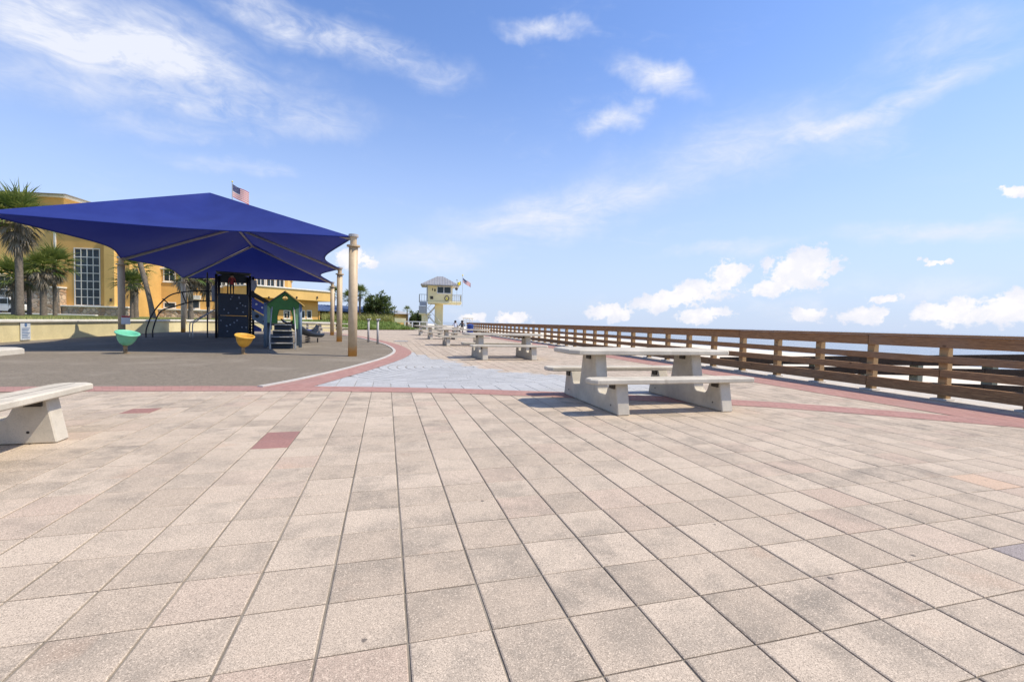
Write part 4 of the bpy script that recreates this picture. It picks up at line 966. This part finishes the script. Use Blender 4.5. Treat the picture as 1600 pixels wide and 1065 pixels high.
def tree(px, ytop, wpx, dep, label, seed=1, n=900, ybot=500):
    rr = random.Random(seed); b = atd(px, hz(px), dep); s = dep/FPX; r = empty('round_tree', (b.x, b.y, -.1)); tag(r, label, 'tree', FG)
    zt = zat(px, ytop, dep); W_ = wpx*s; Hc = W_*1.25; zc = zt-Hc*.5
    MB().tube([(0, 0, -.2), (.1, 0, zc*.5), (0, .1, zc)], [.28, .22, .12], 8).build('trunk', M_BARK, r)
    for i in range(5):
        a = i*1.3; MB().tube([(0, 0, zc*.55), (cos(a)*W_*.35, sin(a)*W_*.35, zc+rr.uniform(-.2, .5))], [.10, .03], 6).build('limb', M_BARK, r)
    g = leafy(); cl = [(Vector((rr.gauss(0, .30)*W_, rr.gauss(0, .30)*W_, zc+rr.gauss(0, .24)*Hc)), rr.uniform(.14, .26)*W_) for _ in range(34)]
    for i in range(n):
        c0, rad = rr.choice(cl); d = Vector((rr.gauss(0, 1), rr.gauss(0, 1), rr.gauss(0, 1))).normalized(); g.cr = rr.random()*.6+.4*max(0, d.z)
        leaf(g, c0+d*rad*rr.uniform(.5, 1), d+Vector((rr.uniform(-.8, .8), rr.uniform(-.8, .8), rr.uniform(-.3, .8))), rr.uniform(.3, .6), rr.uniform(.3, .5), .6, 2)
    g.build('crown', M_LEAF, r, fix=False); return r
tree(591, 459.5, 30, 86, 'round dark green tree standing over the blue roof ridge', 3, 3000)
tree(578, 474, 14, 88, 'low dark tree beside the round one above the blue roof', 4, 1400)
tree(648, 487.5, 16, 96, 'low dark tree behind the lifeguard tower stairs', 6, 1500)
tree(657, 489, 12, 97, 'small dark bush-like tree touching the lifeguard tower leg', 9, 1000)

# green mound of ground cover
rm = random.Random(12); ma = atd(470, hz(470), 46); mb_ = atd(665, hz(665), 58); mm = MB()
NX, NY = 44, 14
dirv = (mb_-ma); dirv.z = 0; Lm = dirv.length; dn = dirv.normalized(); nn = Vector((-dn.y, dn.x, 0))
def mh(u, v):
    e = min(1, u*5, (1-u)*8)*min(1, v*4+.12); return max(0, e)*(.78+.14*sin(u*17)+.10*sin(u*41+v*9))
for j in range(NY+1):
    for i in range(NX+1):
        u, v = i/NX, j/NY; p = ma+dn*Lm*u+nn*16*v; mm.v.append(Vector((p.x, p.y, -.02+mh(u, v)+rm.uniform(-.03, .03))))
for j in range(NY):
    for i in range(NX): mm.f.append((j*(NX+1)+i, j*(NX+1)+i+1, (j+1)*(NX+1)+i+1, (j+1)*(NX+1)+i)); mm.m.append(0)
tag(mm.build('green_mound', M_COVER, smooth=True), kind='structure')
gc = leafy()
for i in range(6500):
    u, v = rm.random(), rm.random()**2*.7; p = ma+dn*Lm*u+nn*16*v; gc.cr = rm.random()
    leaf(gc, (p.x, p.y, -.04+mh(u, v)), Vector((rm.uniform(-1, 1), rm.uniform(-1, 1), 1.1)), rm.uniform(.12, .34), rm.uniform(.07, .14), .9, 2)
tag(gc.build('ground_cover', M_CVR, fix=False), 'bright green leafy ground cover over the low mound', 'ground cover', kind='stuff')
oa = leafy()
for i in range(4200):
    t = rm.random(); px = 505+t*112; dep = rm.uniform(63, 72); p = atd(px, hz(px), dep); oa.cr = rm.random(); a = rm.choice([.5, .8, 1.0, -.4])
    leaf(oa, (p.x, p.y, .75), Vector((a*.8+rm.uniform(-.2, .2), rm.uniform(-.3, .3), 1)), rm.uniform(.8, 1.7), rm.uniform(.06, .14), .8, 3)
tag(oa.build('dune_grass', M_OAT, fix=False), 'tall yellow-green dune grass leaning before the blue-roofed building', 'dune grass', kind='stuff')
lg_ = leafy()
for i in range(9000):
    t = rm.random(); k_ = rm.choice([0, 0, 1, 1, 2]); a, b = WALL[k_], WALL[k_+1]; q = rm.random()
    x, y = a[0]+(b[0]-a[0])*q-.3-rm.random()**1.5*9, a[1]+(b[1]-a[1])*q+.2; lg_.cr = rm.random()
    leaf(lg_, (x, y, .60), Vector((rm.uniform(-.6, .6), rm.uniform(-.6, .6), 1)), rm.uniform(.12, .38), rm.uniform(.02, .05), .8, 2)
tag(lg_.build('tall_grass', M_OAT, fix=False), 'rough grass on the raised lawn behind the cream wall', 'grass', kind='stuff')

# ================================================================== blue-roofed pavilion
WR = Facade(496, 84, 650, 100); c = WR.a.lerp(WR.b, .4); rs = empty('beach_pavilion', (c.x, c.y, 0)); tag(rs, 'long low beach pavilion with a blue metal roof and shaded front', 'building')
zr = WR.hit(540, 476.5)[1]; ze = WR.hit(540, 485.5)[1]; e1 = WR.hit(616, 490)[0]
WR.box('wall', M_DARK, rs, 0, e1, -9, -2.5, -.2, ze-.05)
o = MB().q([WR.T @ Vector(p) for p in ((-1, .6, ze), (e1+1, .6, ze), (e1+1, -10, ze), (-1, -10, ze), (1.5, -4.7, zr), (e1-3, -4.7, zr), (-1, .6, ze-.2), (e1+1, .6, ze-.2), (e1+1, -10, ze-.2), (-1, -10, ze-.2))], [(0, 1, 5, 4), (1, 2, 5), (2, 3, 4, 5), (3, 0, 4), (0, 6, 7, 1), (1, 7, 8, 2), (2, 8, 9, 3), (3, 9, 6, 0), (6, 9, 8, 7)]).build('roof', M_ROOFB); adopt(o, rs)
for i in range(26):
    s = .2+i*(e1-.4)/25; t = min(1, max(0, min((s+1)/2.5, (e1+1-s)/4))); a = WR.T @ Vector((s, .62, ze+.04)); b = WR.T @ Vector((s, .6-5.3*t, ze+(zr-ze)*t+.04))
    q = adopt(MB().tube([a, b], .03, 4).build('roof_seam', M_ROOFB), rs); q.parent = o
for i in range(9): WR.box('column', M_YEL, rs, .3+i*(e1-.6)/8-.12, .3+i*(e1-.6)/8+.12, -.1, .14, -.2, ze-.21, .02)
z4 = WR.hit(632, 490)[1]; s4, s5 = WR.hit(607, 490)[0], WR.hit(640, 490)[0]
WR.box('end_wall', M_YEL2, rs, s4+1, s5-1, -7, 1.0, -.2, z4-.1)
o = MB().q([WR.T @ Vector(p) for p in ((s4, 1.8, z4-.1), (s5, 1.8, z4-.1), (s5, -8, z4-.1), (s4, -8, z4-.1), (s4+1.6, -3, z4+.8), (s5-1.8, -3, z4+.8))], [(0, 1, 5, 4), (1, 2, 5), (2, 3, 4, 5), (3, 0, 4), (0, 3, 2, 1)]).build('end_roof', M_TILEROOF); adopt(o, rs)

# yellow information board and picket fence near the lifeguard tower
loc, rz = facing(625, 60); yb = empty('yellow_board', loc, rz); tag(yb, 'pale yellow notice board on two posts at the end of the green mound', 'notice board'); kk = FPX/60
MB().cbox(-.70, .75, -.06, .0, H+(hz(625)-504)/kk, H+(hz(625)-497)/kk, .02).build('board', M_TOWER, yb)
for x in (-.55, .55): MB().cbox(x-.07, x+.07, -.05, .05, -.05, H+(hz(625)-503.5)/kk, .01).build('board_post', M_TOWER, yb)
loc, rz = facing(648, 60); pf = empty('picket_fence', loc, rz); tag(pf, 'short dark picket fence with white posts and a white top rail', 'fence')
for i in range(4): MB().cbox(-1.25+i*.95-.07, -1.25+i*.95+.07, -.06, .06, -.05, 1.0, .015).build('fence_post', M_WHITE, pf)
MB().cbox(-1.3, 1.7, -.07, .07, 1.003, 1.10, .01).build('top_rail', M_WHITE, pf)
for i in range(26): MB().cbox(-1.24+i*.115, -1.19+i*.115, -.015, .015, .08, .95, .004).build('picket', M_BLACK, pf)
MB().cbox(-1.2, 1.6, -.02, .0, .20, .26, .004).build('picket_rail', M_BLACK, pf)

# ================================================================== lifeguard tower
LD = 68; loc, rz = facing(688, LD); lt = empty('lifeguard_tower', loc, rz); tag(lt, 'pale yellow lifeguard tower with grey metal roof, cantilevered cabin and stairs', 'lifeguard tower')
kl = FPX/LD
def XL(px): return (px-688)/kl
def ZL(py): return H+(hz(688)-py)/kl
MB().cbox(XL(679), XL(692), .6, 2.0, -.2, ZL(473), .05).build('column', M_TOWER, lt)
MB().cbox(XL(668), XL(720), -.7, 3.2, ZL(474.5), ZL(471), .04).build('deck', M_TOWER, lt)
MB().cbox(XL(667), XL(706), -.5, 3.0, ZL(471)+.003, ZL(446.5), .03).build('cabin', M_TOWER, lt)
MB().cbox(XL(666.3), XL(668.3), -.55, -.4, ZL(471)+.01, ZL(447), .02).build('corner_trim', M_STEEL, lt)
def hip(xa, xb, ya, yb_, ze_, zr_, ins):
    return MB().q([(xa, ya, ze_), (xb, ya, ze_), (xb, yb_, ze_), (xa, yb_, ze_), (xa+ins, (ya+yb_)/2, zr_), (xb-ins, (ya+yb_)/2, zr_), (xa, ya, ze_-.12), (xb, ya, ze_-.12), (xb, yb_, ze_-.12), (xa, yb_, ze_-.12)], [(0, 1, 5, 4), (1, 2, 5), (2, 3, 4, 5), (3, 0, 4), (0, 6, 7, 1), (1, 7, 8, 2), (2, 8, 9, 3), (3, 9, 6, 0), (6, 9, 8, 7)])
xa, xb, ze_, zr_ = XL(657.5), XL(716), ZL(446), ZL(431)
rf_ = hip(xa, xb, -1.5, 4.0, ze_, zr_, 2.35).build('roof', M_SEAM, lt)
for i in range(15):
    x = xa+.15+i*(xb-xa-.3)/14; t = min(1, (x-xa)/2.35, (xb-x)/2.35); MB().tube([(x, -1.5, ze_+.03), (x, -1.5+2.75*t, ze_+(zr_-ze_)*t+.03)], .035, 4).build('roof_seam', M_TILEROOF, rf_)
wf = MB().cbox(XL(682), XL(704), -.58, -.5, ZL(459.5), ZL(448), .01).build('window', M_WHITE, lt)
for a, b in ((683, 692), (693.3, 703)): MB().box(XL(a), XL(b), -.6, -.578, ZL(458), ZL(449), 0).build('pane', M_GLASS, wf)
for a, b, y0, y1 in ((672, 676.5, 468, 463.5), (674.8, 676, 455, 451), (678, 680, 456, 452)): MB().cbox(XL(a), XL(b), -.54, -.5, ZL(y0), ZL(y1), .005).build('wall_fitting', M_SLOT, lt)
tr_ = [(XL(697.3)+.30*cos(a), -.53, ZL(466)+.36*sin(a)) for a in [2*pi*q/20 for q in range(21)]]
em = MB().tube(tr_, .05, 6).build('emblem_ring', M_SLOT, lt); MB().prism([(XL(697.3)-.17, ZL(466)-.22), (XL(697.3)+.17, ZL(466)-.22), (XL(697.3), ZL(466)+.24)], -.53, -.505, 1).build('emblem_mark', M_FYEL, em)
def railing(pts, z0, h, par, gap=.32):
    for a, b in zip(pts, pts[1:]):
        a, b = Vector((*a, 0)), Vector((*b, 0)); n = max(1, int((b-a).length/gap))
        for zz in (h, .12): MB().tube([a+Vector((0, 0, z0+zz)), b+Vector((0, 0, z0+zz))], .035, 5).build('railing', M_STEEL, par)
        for i in range(n+1): p = a.lerp(b, i/n); MB().tube([p+Vector((0, 0, z0)), p+Vector((0, 0, z0+h))], .022, 4).build('baluster', M_STEEL, par)
zd = ZL(471)
railing([(XL(706), -.6), (XL(719.5), -.6), (XL(719.5), 3.1), (XL(706), 3.1)], zd, 1.05, lt)
MB().cbox(XL(655), XL(667), -.6, 1.2, ZL(472)-.1, ZL(472), .02).build('landing', M_STEEL, lt); railing([(XL(667), -.55), (XL(655.3), -.55), (XL(655.3), 1.1)], ZL(472), 1.05, lt)
MB().cbox(XL(656), XL(666.5), -.62, -.56, ZL(478.5), ZL(472.3), .01).build('skirt_panel', M_GREYP, lt); MB().cbox(XL(655), XL(667), -.62, -.55, ZL(490), ZL(479), .01).build('skirt_panel', M_STEEL, lt)
MB().cbox(XL(655), XL(671), -.6, 1.2, ZL(492), ZL(490)+.05, .02).build('landing', M_TOWER, lt)
for px in (661.5, 666.5): MB().cbox(XL(px)-.22, XL(px)+.22, -.4, .0, -.2, ZL(492), .02).build('landing_leg', M_TOWER, lt)
MB().cbox(XL(665.6), XL(667.4), -.64, -.5, ZL(492), ZL(472), .01).build('stair_post', M_STEEL, lt)
def flight(x0, z0, x1, z1, y, n):
    for s in (0, 1): MB().prism([(x0, z0), (x1, z1), (x1, z1-.28), (x0, z0-.28)], y+s*1.05, y+s*1.05+.06, 1).build('stringer', M_TRIM, lt)
    for i in range(n): t = (i+.5)/n; x, z = x0+(x1-x0)*t, z0+(z1-z0)*t; MB().cbox(x-.15, x+.15, y+.062, y+1.048, z-.10, z-.05, .008).build('tread', M_STEEL, lt)
    MB().tube([(x0, y, z0+.9), (x1, y, z1+.9)], .03, 5).build('stair_rail', M_STEEL, lt)
flight(XL(668), ZL(491), XL(689), .05, -.55, 11); flight(XL(668), ZL(491), XL(684), ZL(473), .75, 9)
sp_ = MB().lathe([(0, 0), (.16, 0), (.22, .25), (0, .3)], 10, 0, TR(XL(712), -.6, ZL(451), -pi/2)).build('loudspeaker', M_SLOT, lt)

# ================================================================== flags
def flag(px, ytop, ybot, dep, fl, stripes, label, tilt, pole=True, name='national_flag', ph=0, base=None):
    loc, rz = facing(px, dep); r = empty(name, loc if base is None else (loc[0], loc[1], base), rz); tag(r, label, 'flag'); kf = FPX/dep; b0 = 0 if base is None else base
    zt = zat(px, ytop, dep)-b0; hgt = (ybot-ytop)/kf
    MB().tube([(0, 0, 0), (0, 0, zt+.25)], .022 if base and base > 2 else .05, 8).build('flag_pole', M_STEEL, r); MB().lathe([(0, 0), (.09, .03), (.11, .1), (.07, .18), (0, .2)], 10, 0, TR(0, 0, zt+.24)).build('finial', M_FYEL if stripes else M_STEEL, r)
    Lf = fl/kf; rows, colsn = (13, 18) if stripes else (4, 10); m = MB()
    for j in range(rows+1):
        for i in range(colsn+1):
            u, v = i/colsn, j/rows; m.v.append(Vector((.05+Lf*u*cos(tilt), .10*sin(u*7+ph+v)*u**.5*1.5, zt-hgt*v-Lf*u*sin(tilt)*1.0-.05*sin(u*5))))
    for j in range(rows):
        for i in range(colsn):
            m.f.append((j*(colsn+1)+i, j*(colsn+1)+i+1, (j+1)*(colsn+1)+i+1, (j+1)*(colsn+1)+i)); m.m.append((2 if j < 7 and i < colsn*.42 else j % 2) if stripes else 0)
    f = m.build('flag_cloth', [M_FRED, M_WHITE, M_FBLUE] if stripes else [M_FYEL], r, smooth=True, fix=False)
    if stripes:
        st = MB()
        for a in range(9):
            for b in range(6 if a % 2 == 0 else 5):
                u, v = (b+.6+(a % 2)*.5)/6*.40, (a+.7)/9*.53; ii, jj = min(colsn-1, int(u*colsn)), min(rows-1, int(v*rows)); p = m.v[jj*(colsn+1)+ii].lerp(m.v[(jj+1)*(colsn+1)+ii+1], .5); e = Lf*.012
                st.q([p+Vector((-e, -.012, 0)), p+Vector((0, -.012, -e)), p+Vector((e, -.012, 0)), p+Vector((0, -.012, e))], [(0, 1, 2, 3)])
        so2 = st.build('flag_star', M_WHITE, f, fix=False); so2['kind'] = 'stuff'
flag(363, 290, 309, 64, 24, True, 'striped national flag on a tall pole behind the blue canopy', .42, base=.7)
flag(721.5, 434, 440.5, 66, 15, True, 'striped national flag flying beside the lifeguard tower roof', .62, ph=1, base=3.4)
flag(713, 441, 447, 67, 5.5, False, 'small yellow beach flag at the lifeguard tower eave', -.2, name='warning_flag', ph=2, base=3.6)

# ================================================================== people
def person(name, loc, rz, J, edges, R, zones, label, group, hair, hairmat):
    """one skinned body; zones: (test(co), material)"""
    r = empty(name, loc, rz); tag(r, label, 'person', group)
    me = bpy.data.meshes.new('body'); keys = list(J); me.from_pydata([J[k] for k in keys], [(keys.index(a), keys.index(b)) for a, b in edges], [])
    o = link('body', me); m = o.modifiers.new('Skin', 'SKIN'); m.use_smooth_shade = True
    for i, k_ in enumerate(keys):
        v = me.skin_vertices[0].data[i]; v.radius = (R[k_], R[k_]*.9) if not isinstance(R[k_], tuple) else R[k_]; v.use_root = (i == 0)
    o.modifiers.new('Sub', 'SUBSURF').levels = 2
    dg_ = bpy.context.evaluated_depsgraph_get(); ne = bpy.data.meshes.new_from_object(o.evaluated_get(dg_)); bpy.data.objects.remove(o)
    ne.name = 'body'; ne.materials.clear()
    for _, mt in zones: ne.materials.append(mt)
    for p in ne.polygons:
        p.use_smooth = True
        for i, (t, _) in enumerate(zones):
            if t(p.center): p.material_index = i; break
    link('body', ne, r)
    hc, hr = hair; hm = MB(); hm.lathe([(0, hr*1.05), (hr*.6, hr*.9), (hr*.98, hr*.45), (hr*1.06, 0), (hr*.98, -hr*.5), (hr*.7, -hr*.8), (0, -hr*.85)], 14, 0, TR(hc[0], hc[1]+hr*.28, hc[2]+hr*.15)); hm.build('hair', hairmat, r, smooth=True)
    return r
M_HAIR = plain('dark_hair', (.018, .014, .012), .6, .3); M_RSH = plain('red_cloth', (.36, .045, .05), .85, .15); M_DPANT = plain('dark_trousers', (.03, .03, .04), .85, .2); M_WSH = plain('white_cloth', (.68, .70, .76), .85, .1); M_DSH = plain('dark_shirt', (.028, .026, .03), .85, .2); M_BLUEJ = plain('blue_jeans', (.06, .09, .22), .85, .2); M_TAN = plain('tan_cloth', (.55, .42, .2), .85, .12); M_PINK = plain('pink_hat', (.55, .16, .2), .85, .1)
def standing(h, stride=.0):
    s = h/1.7
    J = dict(pelvis=(0, 0, .92), chest=(0, .01, 1.2), neck=(0, .0, 1.42), head=(0, -.02, 1.56), crown=(0, -.01, 1.66))
    for k_, a in (('l', -1), ('r', 1)):
        J.update({k_+'hip': (a*.09, 0, .88), k_+'knee': (a*.10, -.02+stride*a, .48), k_+'ank': (a*.10, .03+stride*a*1.7, .08), k_+'toe': (a*.11, -.13+stride*a*1.7, .03), k_+'sh': (a*.18, 0, 1.38), k_+'elb': (a*.24, .02, 1.1), k_+'wr': (a*.25, -.08, .87), k_+'hand': (a*.25, -.12, .79)})
    R = dict(pelvis=.13, chest=.135, neck=.055, head=.095, crown=.06)
    for k_ in 'lr': R.update({k_+'hip': .095, k_+'knee': .06, k_+'ank': .042, k_+'toe': .035, k_+'sh': .065, k_+'elb': .042, k_+'wr': .03, k_+'hand': .035})
    E = [('pelvis', 'chest'), ('chest', 'neck'), ('neck', 'head'), ('head', 'crown')]
    for k_ in 'lr': E += [('pelvis', k_+'hip'), (k_+'hip', k_+'knee'), (k_+'knee', k_+'ank'), (k_+'ank', k_+'toe'), ('neck', k_+'sh'), (k_+'sh', k_+'elb'), (k_+'elb', k_+'wr'), (k_+'wr', k_+'hand')]
    return {k_: tuple(c*s for c in v) for k_, v in J.items()}, E, {k_: v*s for k_, v in R.items()}
def seated():
    J, E, R = standing(1.7)
    for k_ in J:
        x, y, z = J[k_]; J[k_] = (x, y, z-.40)
    for k_, a in (('l', -1), ('r', 1)):
        J[k_+'hip'] = (a*.10, -.02, .50); J[k_+'knee'] = (a*.13, -.46, .53); J[k_+'ank'] = (a*.13, -.44, .08); J[k_+'toe'] = (a*.13, -.60, .03); J[k_+'elb'] = (a*.25, -.10, .76); J[k_+'wr'] = (a*.16, -.36, .80); J[k_+'hand'] = (a*.11, -.44, .82)
    return J, E, R
CG = 'children on the playground'
J, E, R = standing(1.12, .06)
q = pt.location; mr = Matrix.Rotation(pt.rotation_euler.z, 4, 'Z'); pp = Vector(q)+mr @ Vector((X2(363), .5, Z2(460)))
person('person', pp, pt.rotation_euler.z, J, E, R, [(lambda c_: c_.z > .93, M_SKIN), (lambda c_: c_.z > .56 and abs(c_.x) < .19, M_RSH), (lambda c_: c_.z < .06, M_BLACK), (lambda c_: c_.z < .6 and abs(c_.x) < .125, M_DPANT), (lambda c_: True, M_SKIN)], 'child in a red shirt standing on the play tower platform', CG, ((0, -.01, 1.04), .07), M_HAIR)
loc, rz = facing(288, 31.5); J, E, R = standing(1.1, .10)
person('person', loc, rz+.9, J, E, R, [(lambda c_: c_.z > .92, M_SKIN), (lambda c_: c_.z > .42 and abs(c_.x) < .19, M_TAN), (lambda c_: c_.z < .06, M_WSH), (lambda c_: True, M_SKIN)], 'child in a pink hat and tan clothes walking beside the rear shade pole', CG, ((0, -.01, 1.03), .075), M_PINK)
PG = 'people sitting at the far picnic table'
J, E, R = seated(); Z1 = [(lambda c_: c_.z > 1.03, M_SKIN), (lambda c_: c_.z > .58 and c_.y > -.30, M_DSH), (lambda c_: c_.z < .07, M_BLACK), (lambda c_: c_.z < .62, M_DPANT), (lambda c_: True, M_SKIN)]
bx = spots[5]
person('person', (bx[0]+1.12, bx[1]-.80, .0), pi, J, E, R, Z1, 'person in dark clothes with dark hair sitting at the far picnic table', PG, ((0, .0, 1.19), .12), M_HAIR)
Z2_ = [(lambda c_: c_.z > 1.03, M_SKIN), (lambda c_: c_.z > .58 and c_.y > -.30, M_WSH), (lambda c_: c_.z < .07, M_BLACK), (lambda c_: c_.z < .62, M_BLUEJ), (lambda c_: True, M_SKIN)]
person('person', (bx[0]+.45, bx[1]-.80, .0), pi+.15, J, E, R, Z2_, 'person in a white top and blue jeans sitting at the far picnic table', PG, ((0, .0, 1.18), .11), M_HAIR)
# bin and white beach stand
loc, rz = facing(735, 43.5); bn = empty('litter_bin', loc, rz); tag(bn, 'blue plastic litter bin beside the far end of the timber fence', 'bin')
MB().lathe([(0, 0), (.27, 0), (.32, .82), (.335, .84), (.335, .88), (.29, .88), (.26, .1), (0, .1)], 18).build('bin_body', M_BIN, bn, smooth=False); MB().lathe([(0, .98), (.15, .97), (.30, .90), (.34, .885), (.34, .865), (0, .865)], 18).build('bin_lid', M_BIN, bn)
loc, rz = facing(731, 75); st_ = empty('beach_stand', (loc[0], loc[1], -.1), rz); tag(st_, 'white framed beach stand with two rails beyond the blue bin', 'beach stand'); ks = FPX/75
for x in (-.75, -.25, .25, .75): MB().cbox(x-.05, x+.05, -.05, .05, -.6, 1.9, .01).build('stand_post', M_WHITE, st_)
for z in (1.85, 1.45, 1.05): MB().cbox(-.85, .85, -.08, -.052, z-.06, z+.06, .01).build('stand_rail', M_WHITE, st_)
MB().cbox(-.95, .95, -.3, .5, 1.92, 1.98, .01).build('stand_roof', M_WHITE, st_)
